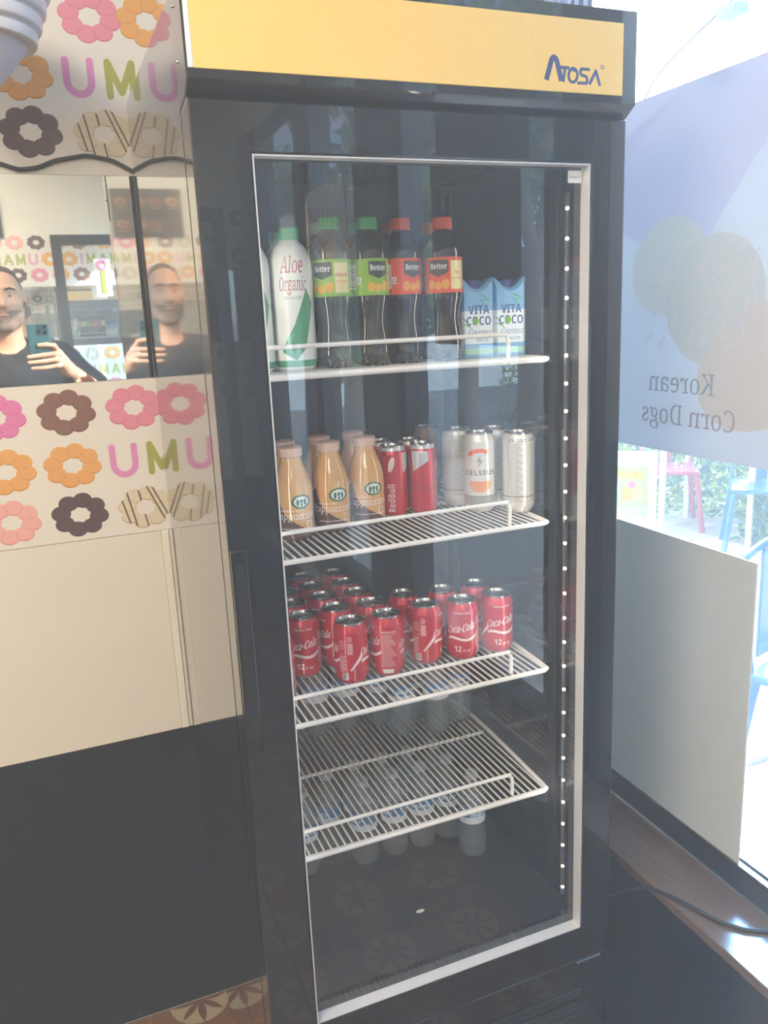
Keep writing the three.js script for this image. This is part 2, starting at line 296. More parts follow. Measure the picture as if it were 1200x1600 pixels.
// ---------- the refrigerator ----------
const DW = 0.685;
const fridge = thing('refrigerator', 'tall black glass-door drinks refrigerator with a yellow header sign', 'refrigerator');
{
  const f = fridge, zB = -0.645, zD = -0.058;
  const side = (x0, x1) => bx(x0, x1, 0.1, 2.078, zB, zD, 0.004);
  add(f, 'side_panel', side(0.0, 0.03), M.blackGloss);
  add(f, 'side_panel', side(DW - 0.03, DW), M.blackGloss);
  add(f, 'back_panel', bx(0.03, DW - 0.03, 0.1, 2.07, zB, -0.615), M.liner);
  add(f, 'top_panel', bx(0.03, DW - 0.03, 1.93, 2.077, -0.615, zD), M.blackMatte);
  add(f, 'inner_floor', bx(0.03, DW - 0.03, 0.40, 0.45, -0.615, zD - 0.012, 0.002), mat(0x2b3138, 0.38));
  add(f, 'sill_strip', bx(0.04, DW - 0.04, 0.446, 0.4515, zD - 0.012, zD - 0.009), M.steel);
  add(f, 'base_housing', bx(0.03, DW - 0.03, 0.1, 0.40, -0.615, zD), M.blackMatte);
  // liner rails down the inner walls that carry the shelves
  for (const x of [0.031, DW - 0.037]) for (const z of [-0.15, -0.56]) add(f, 'shelf_rail', bx(x, x + 0.006, 0.5, 1.9, z - 0.01, z + 0.01), M.liner);
  // lower grille under the door
  const g = add(f, 'lower_grille', bx(0.002, DW - 0.002, 0.1, 0.392, zD, -0.006, 0.004), M.blackDoor);
  for (let i = 0; i < 7; i++) add(g, 'louvre', bx(0.06, DW - 0.06, 0.13 + i * 0.03, 0.146 + i * 0.03, -0.012, -0.001, 0.002), M.blackMatte);
  for (const [x, z] of [[0.06, -0.1], [DW - 0.06, -0.1], [0.06, -0.58], [DW - 0.06, -0.58]]) {
    const k = add(f, 'caster', lathe([[0.006, 0.1], [0.03, 0.098], [0.03, 0.085], [0.008, 0.08], [0.008, 0.06]], 16), M.steel, [x, 0, z]);
    const wg = new THREE.CylinderGeometry(0.03, 0.03, 0.022, 24); wg.rotateZ(PI / 2); add(k, 'wheel', wg, M.blackMatte, [0, 0.0305, 0]);
  }
  // header box: sloped underside, side skins, printed yellow front
  const hs = new THREE.Shape(); hs.moveTo(-0.056, 1.93); hs.lineTo(-0.012, 1.938); hs.lineTo(0.014, 1.955); hs.lineTo(0.014, 2.083); hs.lineTo(-0.056, 2.083);
  const hg = new THREE.ExtrudeGeometry(hs, { depth: 0.689, bevelEnabled: true, bevelSize: 0.0015, bevelThickness: 0.0015, bevelSegments: 1 }); hg.rotateY(-PI / 2); hg.translate(0.689, 0, 0);
  const hb = add(f, 'header_box', toCreasedNormals(hg, 0.25), M.blackDoor);
  const logo = canvas(2048, 340, (g2, W, Hh) => {
    g2.fillStyle = '#f2cc76'; g2.fillRect(0, 0, W, Hh);
    g2.globalAlpha = 0.05; for (let i = 0; i < 900; i++) { g2.fillStyle = rnd() > 0.5 ? '#fff' : '#c9902a'; g2.fillRect(rnd() * W, rnd() * Hh, 3, 3); } g2.globalAlpha = 1;
    g2.fillStyle = '#f6d68c'; g2.fillRect(1520, 0, 3, Hh);
    g2.save(); g2.translate(1612, 290); g2.strokeStyle = '#3f4d7d'; g2.fillStyle = '#3f4d7d'; g2.lineJoin = 'round';
    g2.lineWidth = 26; g2.beginPath(); g2.moveTo(6, 0); g2.lineTo(34, -92); g2.quadraticCurveTo(46, -118, 62, -92); g2.lineTo(88, 0); g2.stroke();
    g2.lineWidth = 15; g2.beginPath(); g2.moveTo(78, -62); g2.lineTo(132, -62); g2.moveTo(108, -62); g2.lineTo(98, 4); g2.stroke();
    g2.lineWidth = 14; g2.beginPath(); g2.ellipse(152, -30, 24, 32, 0.15, 0, 2 * PI); g2.stroke(); g2.beginPath(); g2.moveTo(152, -72); g2.lineTo(172, -44); g2.lineTo(140, -50); g2.fill();
    g2.lineWidth = 14; g2.beginPath(); g2.moveTo(246, -62); g2.lineTo(198, -62); g2.quadraticCurveTo(184, -34, 210, -32); g2.quadraticCurveTo(240, -30, 228, 2); g2.lineTo(176, 4); g2.stroke();
    g2.lineWidth = 15; g2.beginPath(); g2.moveTo(244, 6); g2.lineTo(280, -58); g2.lineTo(304, 10); g2.stroke();
    g2.lineWidth = 3; g2.beginPath(); g2.arc(316, -78, 9, 0, 2 * PI); g2.stroke(); g2.font = '12px sans-serif'; g2.fillText('R', 312, -74);
    g2.restore();
  });
  add(hb, 'sign_panel', planeUV(bx(0.0085, 0.664, 1.9655, 2.0665, 0.0135, 0.0165, 0.001), 'x', 'y', 0.0085, 0.664, 1.9655, 2.0665), mat(0xffffff, 0.28, { map: logo }));
  add(hb, 'sign_edge', bx(0.0015, 0.0083, 1.9655, 2.0665, 0.0132, 0.0168, 0.001), mat(0xf3f0ea, 0.4));
  add(hb, 'rivet', new THREE.SphereGeometry(0.0025, 10, 8), M.steel, [-0.0015, 1.985, -0.035]);
  add(hb, 'rivet', new THREE.SphereGeometry(0.0025, 10, 8), M.steel, [-0.0015, 2.05, -0.035]);

  // door: black frame with a reveal in bright aluminium, glass set back
  const door = new THREE.Group(); door.name = 'door'; f.add(door);
  const gx0 = 0.079, gx1 = 0.619, gy0 = 0.472, gy1 = 1.870;
  const s = new THREE.Shape(); const e = 0.003; s.moveTo(e, 0.40 + e); s.lineTo(DW - e, 0.40 + e); s.lineTo(DW - e, 1.936 - e); s.lineTo(e, 1.936 - e); s.closePath();
  const hole = new THREE.Path(); hole.moveTo(gx0 - e, gy0 - e); hole.lineTo(gx0 - e, gy1 + e); hole.lineTo(gx1 + e, gy1 + e); hole.lineTo(gx1 + e, gy0 - e); hole.closePath(); s.holes.push(hole);
  const dg = new THREE.ExtrudeGeometry(s, { depth: 0.05, bevelEnabled: true, bevelSize: 0.003, bevelThickness: 0.003, bevelSegments: 2 });
  dg.translate(0, 0, -0.053);
  add(door, 'door_frame', toCreasedNormals(dg, 0.3), M.blackDoor);
  const t0 = 0.0004, t1 = 0.0022, zi = -0.0235, zo = -0.0006;
  const rv = [bx(gx0 + t0, gx1 - t0, gy0 + t0, gy0 + t1, zi, zo), bx(gx0 + t0, gx1 - t0, gy1 - t1, gy1 - t0, zi, zo), bx(gx0 + t0, gx0 + t1, gy0 + t1, gy1 - t1, zi, zo), bx(gx1 - t1, gx1 - t0, gy0 + t1, gy1 - t1, zi, zo)];
  ['', '', '', ''].forEach((_, i) => add(door, 'glazing_trim', rv[i], M.silver));
  const gp = new THREE.PlaneGeometry(gx1 - gx0 - 0.006, gy1 - gy0 - 0.006); gp.translate((gx0 + gx1) / 2, (gy0 + gy1) / 2, -0.021);
  add(door, 'pane', gp, M.glass);
  add(door, 'gasket', merge([bx(0.012, 0.03, 0.41, 1.925, -0.058, -0.05), bx(DW - 0.03, DW - 0.012, 0.41, 1.925, -0.058, -0.05), bx(0.03, DW - 0.03, 0.41, 0.425, -0.058, -0.05), bx(0.03, DW - 0.03, 1.91, 1.925, -0.058, -0.05)]), M.blackMatte);
  const hd = add(door, 'handle', bx(0.001, 0.025, 1.005, 1.333, 0.0005, 0.009, 0.003), mat(0x0c0d0f, 0.18, { clearcoat: 0.8, clearcoatRoughness: 0.1 }));
  add(hd, 'finger_groove', bx(0.006, 0.020, 1.03, 1.31, 0.0085, 0.0095, 0.0004), M.blackMatte);
  const hi = add(door, 'hinge', bx(DW - 0.075, DW - 0.02, 0.3935, 0.3985, -0.04, 0.004, 0.001), M.steel);
  add(hi, 'hinge_pin', new THREE.CylinderGeometry(0.005, 0.005, 0.012, 12), M.steel, [DW - 0.03, 0.398, -0.02]);
  const st = canvas(256, 192, (g2) => { g2.fillStyle = '#f0f0ee'; g2.fillRect(0, 0, 256, 192); g2.fillStyle = '#7c86a8'; g2.font = 'bold 50px sans-serif'; g2.textAlign = 'center'; g2.save(); g2.scale(0.9, 1.3); g2.fillText('Refrigerator', 142, 92, 230); g2.restore(); });
  add(door, 'sticker', planeUV(bx(0.590, 0.6155, 1.844, 1.8625, -0.0195, -0.0189), 'x', 'y', 0.590, 0.6155, 1.844, 1.8625), mat(0xffffff, 0.5, { map: st }));
  // LED strips behind the door stiles, bulbs lit
  for (const [x, turn] of [[0.6365, -1], [0.0485, 1]]) {
    const led = add(f, 'led_strip', bx(x - 0.003, x + 0.003, 0.48, 1.84, -0.092, -0.084, 0.001), mat(0x9a9fa4, 0.3, { metalness: 0.6 }));
    const bulbM = mat(0xffffff, 0.4, { emissive: 0xfff7e6, emissiveIntensity: 6 }), bg = new THREE.SphereGeometry(0.0032, 8, 6);
    for (let i = 0; i < 28; i++) add(led, 'led_bulb', bg, bulbM, [x + turn * 0.0022, 0.50 + i * 0.0487, -0.085]);
    const r = new THREE.RectAreaLight(0xfff6ea, 14, 0.012, 1.34); r.position.set(x + turn * 0.006, 1.18, -0.095); r.lookAt(x + turn * 0.4, 1.18, -0.42); f.add(r);
  }
  // wire shelves
  const wireG = new THREE.CylinderGeometry(0.0019, 0.0019, 0.455, 6); wireG.rotateX(PI / 2);
  for (const y of [1.566, 1.265, 0.970, 0.708]) {
    const sh = new THREE.Group(); sh.name = 'wire_shelf'; sh.position.set(0, y, 0); f.add(sh);
    const xa = 0.058, xb = 0.622, zf = -0.118, zb = -0.582;
    add(sh, 'shelf_frame', tube([[xa + 0.02, 0, zf], [xb - 0.02, 0, zf], [xb - 0.006, 0, zf - 0.006], [xb, 0, zf - 0.02], [xb, 0, zb], [xa, 0, zb], [xa, 0, zf - 0.02], [xa + 0.006, 0, zf - 0.006]], 0.0046, 120, 8, true), M.whiteCoat);
    add(sh, 'cross_bar', rod([xa, -0.004, -0.39], [xb, -0.004, -0.39], 0.0036), M.whiteCoat);
    add(sh, 'cross_bar', rod([xa, -0.004, -0.13], [xb, -0.004, -0.13], 0.0026), M.whiteCoat);
    for (let i = 0; i < 41; i++) add(sh, 'wire', wireG, M.whiteCoat, [xa + 0.0137 * (i + 0.55), 0.0018, -0.35]);
    add(sh, 'guard_rail', tube([[0.108, 0.0, -0.135], [0.108, 0.034, -0.134], [0.111, 0.042, -0.134], [0.119, 0.0455, -0.134], [0.2, 0.0455, -0.134], [0.536, 0.0455, -0.134], [0.544, 0.042, -0.134], [0.547, 0.034, -0.134], [0.547, 0.0, -0.135]], 0.0038, 96, 8), M.whiteCoat);
    for (const x of [0.0375, 0.6475]) for (const z of [-0.15, -0.56]) add(sh, 'shelf_clip', bx(Math.min(x, x > 0.3 ? 0.618 : x), Math.max(x, x < 0.3 ? 0.062 : x), -0.009, -0.0045, z - 0.006, z + 0.006), M.steel);
  }
}
// ---------- drinks ----------
const face = (x, z, u = 0) => Math.atan2(-0.213 - x, 1.15 - z) - 2 * PI * u;      // turns the spot at u towards a viewer standing in front of the door
function place(proto, used, pos, rotY, label, group) {
  let o = proto;
  if (used.n++) { o = proto.clone(); o.name = numbered(proto.name.replace(/_\d{3}$/, '')); scene.add(o); }
  o.position.set(...pos); o.rotation.set(0, rotY, 0); o.userData = { ...proto.userData, label }; if (group) o.userData.group = group;
  return o;
}
const alu = mat(0xc4c6c8, 0.22, { metalness: 1 });
function canParts(o, r, h, bodyMat) {
  add(o, 'body', lathe([[0.002, 0.006], [r * 0.62, 0.005], [r * 0.70, 0.0], [r * 0.74, 0.001], [r * 0.9, 0.008], [r, 0.016], [r, h * 0.3], [r, h * 0.6], [r, h - 0.019], [r * 0.985, h - 0.015], [r * 0.84, h - 0.005], [r * 0.825, h - 0.003]], 36), bodyMat);
  const lid = add(o, 'lid', lathe([[r * 0.83, h - 0.004], [r * 0.845, h - 0.001], [r * 0.83, h], [r * 0.80, h - 0.001], [r * 0.77, h - 0.0055], [r * 0.72, h - 0.006], [r * 0.70, h - 0.0045], [0.001, h - 0.0045]], 36), alu);
  const tab = new THREE.Shape(); tab.absellipse(0, 0, r * 0.2, r * 0.33, 0, 2 * PI); const th = new THREE.Path(); th.absellipse(0, r * 0.12, r * 0.1, r * 0.12, 0, 2 * PI); tab.holes.push(th);
  const tg = new THREE.ExtrudeGeometry(tab, { depth: 0.0012, bevelEnabled: false }); tg.rotateX(-PI / 2); tg.translate(0, h - 0.004, r * 0.12);
  add(lid, 'pull_tab', tg, alu);
  const mo = new THREE.TorusGeometry(r * 0.24, 0.0007, 6, 24); mo.rotateX(PI / 2); mo.scale(1, 1, 1.1); mo.translate(0, h - 0.0043, -r * 0.32); add(lid, 'mouth_rim', mo, alu);
}
// red cola cans
{
  const tex = canvas(1024, 512, (g, W, Hh) => {
    g.fillStyle = '#c8102e'; g.fillRect(0, 0, W, Hh);
    g.fillStyle = '#b8b8ba'; g.fillRect(0, 500, W, 12);
    const script = (cx) => {
      g.save(); g.translate(cx, 0); g.fillStyle = '#f6f0ee'; g.textAlign = 'center';
      g.font = 'bold 22px sans-serif'; g.fillText('ORIGINAL TASTE', 0, 84);
      g.save(); g.transform(1, -0.16, -0.18, 1, 24, 0); g.font = 'italic bold 96px serif'; g.fillText('Coca-Cola', 0, 246, 300); g.restore();
      g.beginPath(); g.moveTo(-150, 300); g.bezierCurveTo(-60, 250, 20, 360, 150, 270); g.lineTo(150, 292); g.bezierCurveTo(40, 384, -60, 276, -150, 322); g.fill();
      g.font = 'bold 70px sans-serif'; g.fillText('12', -44, 424); g.font = 'bold 28px sans-serif'; g.fillText('FL OZ', 44, 424); g.restore();
    };
    script(170); script(690);
    g.fillStyle = '#f4eeec'; g.beginPath(); g.moveTo(424, 372); g.lineTo(548, 232); g.lineTo(548, 280); g.lineTo(430, 386); g.fill();
    g.beginPath(); g.arc(428, 108, 20, 0, 2 * PI); g.lineWidth = 5; g.strokeStyle = '#f4eeec'; g.stroke(); g.font = 'bold 26px sans-serif'; g.textAlign = 'center'; g.fillText('4', 428, 117);
    for (let i = 0; i < 7; i++) g.fillRect(404, 146 + i * 14, 52, 7);
    g.save(); g.translate(470, 478); g.rotate(-PI / 2); g.font = 'bold 20px sans-serif'; g.textAlign = 'left'; g.fillText('RECYCLE ME', 0, 0); g.restore();
    g.lineWidth = 3; g.strokeRect(330, 120, 54, 110); for (let i = 0; i < 4; i++) g.fillRect(338, 132 + i * 18, 38, 5);
    for (let i = 0; i < 18; i++) g.fillRect(320, 250 + i * 8, 70 - (i * 37 % 30), 3);
    g.fillRect(338, 400, 66, 66); g.fillStyle = '#55181f'; for (let i = 0; i < 15; i++) g.fillRect(342 + i * 4, 404, (i * 7) % 3 + 1, 52);
    g.fillStyle = '#f4eeec'; g.font = 'bold 26px sans-serif'; g.textAlign = 'left'; g.fillText('Nutrition Facts', 842, 120, 150); for (let i = 0; i < 26; i++) g.fillRect(842, 134 + i * 11, 150 - (i * 53 % 60), 3.2);
    g.fillRect(850, 432, 110, 44);
  });
  const proto = thing('soda_can', '', 'can'); canParts(proto, 0.033, 0.122, mat(0xffffff, 0.26, { map: tex, metalness: 0.25, clearcoat: 0.5, clearcoatRoughness: 0.1 }));
  const used = { n: 0 }, G = 'red cola cans on the third shelf', y = 0.9745;
  const rows = { front: [[0.116, -0.245, 0.16], [0.262, -0.246, 0.43], [0.337, -0.247, 0.88], [0.427, -0.263, 0.44], [0.502, -0.248, 0.17], [0.581, -0.247, 0.62]],
    second: [[0.119, -0.322, 0.4], [0.190, -0.317, 0.17], [0.262, -0.330, 0.36], [0.334, -0.322, 0.8], [0.413, -0.338, 0.55], [0.495, -0.324, 0.3], [0.572, -0.322, 0.05]],
    third: [[0.118, -0.396, 0.7], [0.190, -0.394, 0.4], [0.260, -0.408, 0.2], [0.333, -0.398, 0.6]], fourth: [[0.192, -0.466, 0.1], [0.262, -0.482, 0.5], [0.334, -0.472, 0.9]], rearmost: [[0.264, -0.556, 0.3], [0.335, -0.548, 0.1]] };
  for (const [row, list] of Object.entries(rows)) list.forEach(([x, z, u], i) => place(proto, used, [x, y, z], face(x, z, u), `red cola can, ${ORD[i]} from the left in the ${row} row of cans`, G));
}
// coffee drinks in glass bottles
{
  const tex = canvas(512, 512, (g, W, Hh) => {
    g.fillStyle = '#d8a765'; g.fillRect(0, 0, W, Hh);
    const cx = 256;
    g.fillStyle = '#e8c48c'; g.beginPath(); g.moveTo(cx - 60, 200); g.bezierCurveTo(cx - 170, 260, cx - 150, 420, cx - 60, 512); g.lineTo(cx - 96, 512); g.bezierCurveTo(cx - 200, 420, cx - 180, 240, cx - 60, 200); g.fill();
    g.fillStyle = '#5a3a33'; g.beginPath(); g.moveTo(cx - 70, 215); g.bezierCurveTo(cx - 150, 270, cx - 140, 430, cx - 50, 512); g.lineTo(cx + 120, 512); g.bezierCurveTo(cx + 80, 420, cx - 60, 420, cx - 70, 215); g.fill();
    g.fillStyle = '#1f6b4d'; g.beginPath(); g.arc(cx + 34, 262, 44, 0, 2 * PI); g.fill(); g.fillStyle = '#eef0e6'; g.beginPath(); g.arc(cx + 34, 262, 34, 0, 2 * PI); g.fill();
    g.fillStyle = '#1f6b4d'; for (const [dx, dy, a, b] of [[0, -4, 8, 12], [-17, 4, 6, 22], [17, 4, 6, 22], [0, 20, 5, 12]]) { g.beginPath(); g.ellipse(cx + 34 + dx, 262 + dy, a, b, 0, 0, 2 * PI); g.fill(); }
    g.fillStyle = '#f7efe2'; g.textAlign = 'center'; g.font = 'italic 62px serif'; g.fillText('frappuccino', cx, 372, 200); g.font = 'bold 15px sans-serif'; g.fillText('STARBUCKS', cx - 20, 322); g.fillRect(cx - 60, 430, 130, 4);
    g.strokeStyle = '#f7efe2'; g.lineWidth = 4; g.strokeRect(cx + 56, 392, 26, 44);
    for (let i = 0; i < 24; i++) { g.fillStyle = '#f0e2c8'; g.fillRect(8, 200 + i * 10, 70 - (i * 29 % 34), 3); }
  });
  const p = [[0.001, 0.0], [0.026, 0.0], [0.0305, 0.004], [0.0325, 0.012], [0.0325, 0.084], [0.0315, 0.096], [0.0275, 0.114], [0.0215, 0.130], [0.0185, 0.140], [0.0180, 0.146]];
  const proto = thing('coffee_bottle', '', 'bottle');
  add(proto, 'body', lathe(p, 40), mat(0xffffff, 0.12, { map: tex, clearcoat: 1, clearcoatRoughness: 0.03 }));
  add(proto, 'glass_neck', lathe([[0.0182, 0.144], [0.0175, 0.150], [0.0172, 0.152]], 32), mat(0xcaa77a, 0.1, { clearcoat: 1 }));
  add(proto, 'cap', lathe([[0.0185, 0.149], [0.0195, 0.1505], [0.0198, 0.163], [0.0185, 0.166], [0.001, 0.1665]], 32), mat(0xd9b7a4, 0.4));
  const used = { n: 0 }, G = 'bottled coffee on the second shelf';
  [[0.172, -0.255, 'left'], [0.250, -0.275, 'middle'], [0.326, -0.290, 'right']].forEach(([x, z, w]) => { const o = place(proto, used, [x, 1.2692, z], face(x, z, 0.5), `tan bottled coffee with dark swirl, ${w} one of the front three`, G); o.scale.set(1.06, 1.0, 1.06); });
  [[0.183, -0.335, 'left'], [0.258, -0.355, 'middle'], [0.332, -0.368, 'right']].forEach(([x, z, w]) => { const o = place(proto, used, [x, 1.2692, z], face(x, z, 0.3), `tan bottled coffee standing behind the ${w} front bottle`, G); o.scale.set(1.06, 1.0, 1.06); });
}
// slim energy-drink cans and the pale tall cans
function slimCan(name, category, r, h, tex, extra = {}) { const o = thing(name, '', category); canParts(o, r, h, mat(0xffffff, 0.28, { map: tex, metalness: 0.3, clearcoat: 0.4, clearcoatRoughness: 0.12, ...extra })); return o; }
{
  const tex = canvas(512, 512, (g, W, Hh) => {
    g.fillStyle = '#c32a34'; g.fillRect(0, 0, W, Hh);
    g.fillStyle = '#c9ccd0'; for (const x of [230, 486]) { g.beginPath(); g.moveTo(x - 70, 40); g.lineTo(x + 30, 40); g.lineTo(x + 34, 110); g.lineTo(x - 64, 190); g.fill(); }
    g.fillStyle = '#c9ccd0'; g.fillRect(0, 0, W, 26); g.fillRect(0, 498, W, 14);
    g.fillStyle = '#b0342c'; g.fillRect(0, 300, W, 20);
    g.fillStyle = '#f1e4df';
    for (const x of [110, 366]) { g.save(); g.translate(x, 470); g.rotate(-PI / 2); g.font = 'bold 58px sans-serif'; g.fillText('RedBull', 0, 0, 210); g.restore(); g.beginPath(); g.ellipse(x - 16, 120, 17, 56, 0.2, 0, 2 * PI); g.fill(); }
  });
  const proto = slimCan('energy_drink_can', 'can', 0.0275, 0.141, tex), used = { n: 0 }, G = 'red slim cans on the second shelf';
  for (const [x, z, u, l] of [[0.391, -0.312, 0.2, 'red slim can with upright lettering beside the coffee bottles'], [0.450, -0.302, 0.44, 'red and silver slim can right of the lettered red can'], [0.397, -0.385, 0.3, 'red slim can directly behind the lettered red can'], [0.452, -0.366, 0.1, 'red slim can directly behind the red and silver can'], [0.398, -0.446, 0.6, 'rear red slim can two behind the lettered one']]) place(proto, used, [x, 1.2692, z], face(x, z, u), l, G);
  const tex2 = canvas(512, 512, (g, W, Hh) => {
    g.fillStyle = '#d3d3cb'; g.fillRect(0, 0, W, Hh);
    g.strokeStyle = '#e0663a'; g.lineWidth = 26; g.beginPath(); g.arc(256, 168, 66, -0.9, -2.6, true); g.stroke();
    g.fillStyle = '#e58a45'; g.beginPath(); g.arc(256, 318, 56, -0.3, PI + 0.3); g.fill();
    g.fillStyle = '#8b8f8d'; g.beginPath(); g.moveTo(262, 130); g.lineTo(238, 176); g.lineTo(256, 176); g.lineTo(244, 216); g.lineTo(274, 164); g.lineTo(256, 164); g.fill();
    g.fillStyle = '#55605e'; g.font = 'bold 44px sans-serif'; g.textAlign = 'center'; g.fillText('CELSIUS', 256, 262, 170);
    g.fillStyle = '#7a5a50'; g.fillRect(0, 398, W, 6); g.fillStyle = '#8f918c'; g.fillRect(170, 404, 172, 58); g.fillStyle = '#d0704a'; g.fillRect(140, 404, 28, 58);
    for (let i = 0; i < 40; i++) { g.fillStyle = '#8d928f'; g.fillRect(420, 60 + i * 9.5, 74 - (i * 31 % 40), 3); g.fillRect(10, 60 + i * 9.5, 74 - (i * 17 % 40), 3); }
    g.fillStyle = '#55605e'; g.font = 'bold 26px sans-serif'; g.fillText('CELSIUS', 456, 48, 90); g.fillText('CELSIUS', 50, 48, 90);
  });
  const pr2 = slimCan('tall_energy_can', 'can', 0.0315, 0.157, tex2), u2 = { n: 0 }, G2 = 'pale tall cans on the second shelf';
  for (const [x, z, u, l] of [[0.556, -0.262, 0.5, 'pale tall can with orange crescent logo on the second shelf'], [0.616, -0.216, 0.9, 'pale tall can of fine print at the right end of the second shelf'], [0.545, -0.338, 0.86, 'pale tall can half hidden behind the crescent logo can'], [0.609, -0.300, 0.1, 'pale tall can behind the rightmost can by the side wall']]) place(pr2, u2, [x, 1.2692, z], face(x, z, u), l, G2);
  const brown = canvas(256, 256, (g) => { g.fillStyle = '#8a6f62'; g.fillRect(0, 0, 256, 256); g.fillStyle = '#6d564c'; g.fillRect(0, 170, 256, 86); g.fillStyle = '#a38d80'; for (let i = 0; i < 16; i++) g.fillRect(30, 30 + i * 8, 80 - (i * 23 % 40), 3); });
  const pr3 = slimCan('tall_energy_can', 'can', 0.0315, 0.157, brown); pr3.position.set(0.507, 1.2692, -0.41); pr3.userData = { label: 'dim brownish tall can behind, between the red cans and pale cans', category: 'can' };
}
// tea bottles with pinched waists
{
  const mk = (base, dark, capC, fruit) => canvas(1024, 256, (g, W, Hh) => {
    g.fillStyle = base; g.fillRect(0, 0, W, Hh);
    for (const o of [0, 512]) {
      g.fillStyle = dark; g.beginPath(); g.moveTo(o + 60, 20); g.lineTo(o + 230, 20); g.lineTo(o + 230, 110); g.lineTo(o + 145, 140); g.lineTo(o + 60, 110); g.fill();
      g.fillStyle = '#f4f2ea'; g.font = 'bold 54px serif'; g.textAlign = 'center'; g.fillText('Better', o + 145, 84, 150);
      g.fillStyle = fruit; for (const [x, y, r] of [[80, 196, 34], [140, 206, 30], [205, 192, 36]]) { g.beginPath(); g.arc(o + x, y, r, 0, 2 * PI); g.fill(); }
      g.fillStyle = '#e9e0a0'; g.fillRect(o + 250, 26, 130, 204); g.fillStyle = '#c9463a'; g.font = 'bold 30px sans-serif'; g.fillText('GREEN TEA'.slice(base === '#e2572f' ? 6 : 0), o + 315, 120, 120); g.font = '22px sans-serif'; g.fillText('natural flavor', o + 315, 160, 120);
      g.fillStyle = '#f1efe6'; g.fillRect(o + 400, 40, 60, 170); g.fillStyle = '#4c4c44'; for (let i = 0; i < 12; i++) g.fillRect(o + 406, 50 + i * 13, 48, (i * 5) % 4 + 2);
      g.fillStyle = '#f1efe6'; g.fillRect(o + 470, 130, 36, 50); g.strokeStyle = '#3f5a3a'; g.lineWidth = 5; g.beginPath(); g.moveTo(o + 488, 138); g.lineTo(o + 476, 168); g.lineTo(o + 500, 168); g.closePath(); g.stroke();
    }
    g.fillStyle = capC; g.fillRect(0, 0, W, 10); g.fillRect(0, Hh - 10, W, 10);
  });
  const prof = [[0.001, 0.004], [0.018, 0.003], [0.026, 0.0], [0.031, 0.006], [0.0335, 0.018], [0.0335, 0.034], [0.0305, 0.052], [0.0275, 0.068], [0.0272, 0.076], [0.0295, 0.092], [0.0330, 0.106], [0.0340, 0.113], [0.0332, 0.116], [0.0332, 0.178], [0.0342, 0.181], [0.0338, 0.188], [0.0290, 0.204], [0.0205, 0.217], [0.0148, 0.223], [0.0140, 0.226]];
  const mkBottle = (liquid, label, cap, labelTex) => {
    const o = thing('tea_bottle', '', 'bottle');
    add(o, 'body', lathe(prof, 36), mat(liquid, 0.08, { clearcoat: 1, clearcoatRoughness: 0.02 }));
    add(o, 'paper_label', band(0.0338, 0.117, 0.177), mat(0xffffff, 0.35, { map: labelTex }));
    const ridged = []; for (let i = 0; i < 24; i++) { const a = i / 24 * 2 * PI; ridged.push(rod([Math.sin(a) * 0.0165, 0.2265, Math.cos(a) * 0.0165], [Math.sin(a) * 0.0165, 0.2415, Math.cos(a) * 0.0165], 0.0008, 5)); }
    add(o, 'cap', merge([lathe([[0.0166, 0.2245], [0.0166, 0.2425], [0.015, 0.2445], [0.001, 0.2448]], 28), ...ridged]), mat(cap, 0.4));
    return o;
  };
  const green = mkBottle(0x2a2b17, null, 0x39a355, mk('#8fbf3f', '#39443c', '#7fb23a', '#e6b53c')), peach = mkBottle(0x171210, null, 0xe0522f, mk('#e2572f', '#4a4a44', '#e05a34', '#e8a23c'));
  const ug = { n: 0 }, up = { n: 0 }, y = 1.5702, G = 'tea bottles on the top shelf';
  for (const [x, z, u, l] of [[0.2545, -0.215, 0.22, 'green-labelled tea bottle next to the white aloe bottle'], [0.322, -0.215, 0.56, 'green-labelled tea bottle next to the orange-labelled ones'], [0.262, -0.292, 0.2, 'green-labelled tea bottle in the second row behind the left one'], [0.335, -0.295, 0.7, 'green-labelled tea bottle in the second row behind the right one']]) place(green, ug, [x, y, z], face(x, z, u), l, G);
  for (const [x, z, u, l] of [[0.388, -0.225, 0.04, 'narrower-looking orange-labelled tea bottle beside the green labels'], [0.462, -0.212, 0.18, 'orange-labelled dark tea bottle beside the blue cartons'], [0.404, -0.302, 0.3, 'dark tea bottle in the second row behind the left orange label'], [0.480, -0.295, 0.4, 'dark tea bottle in the second row behind the right orange label']]) place(peach, up, [x, y, z], face(x, z, u), l, G);
}
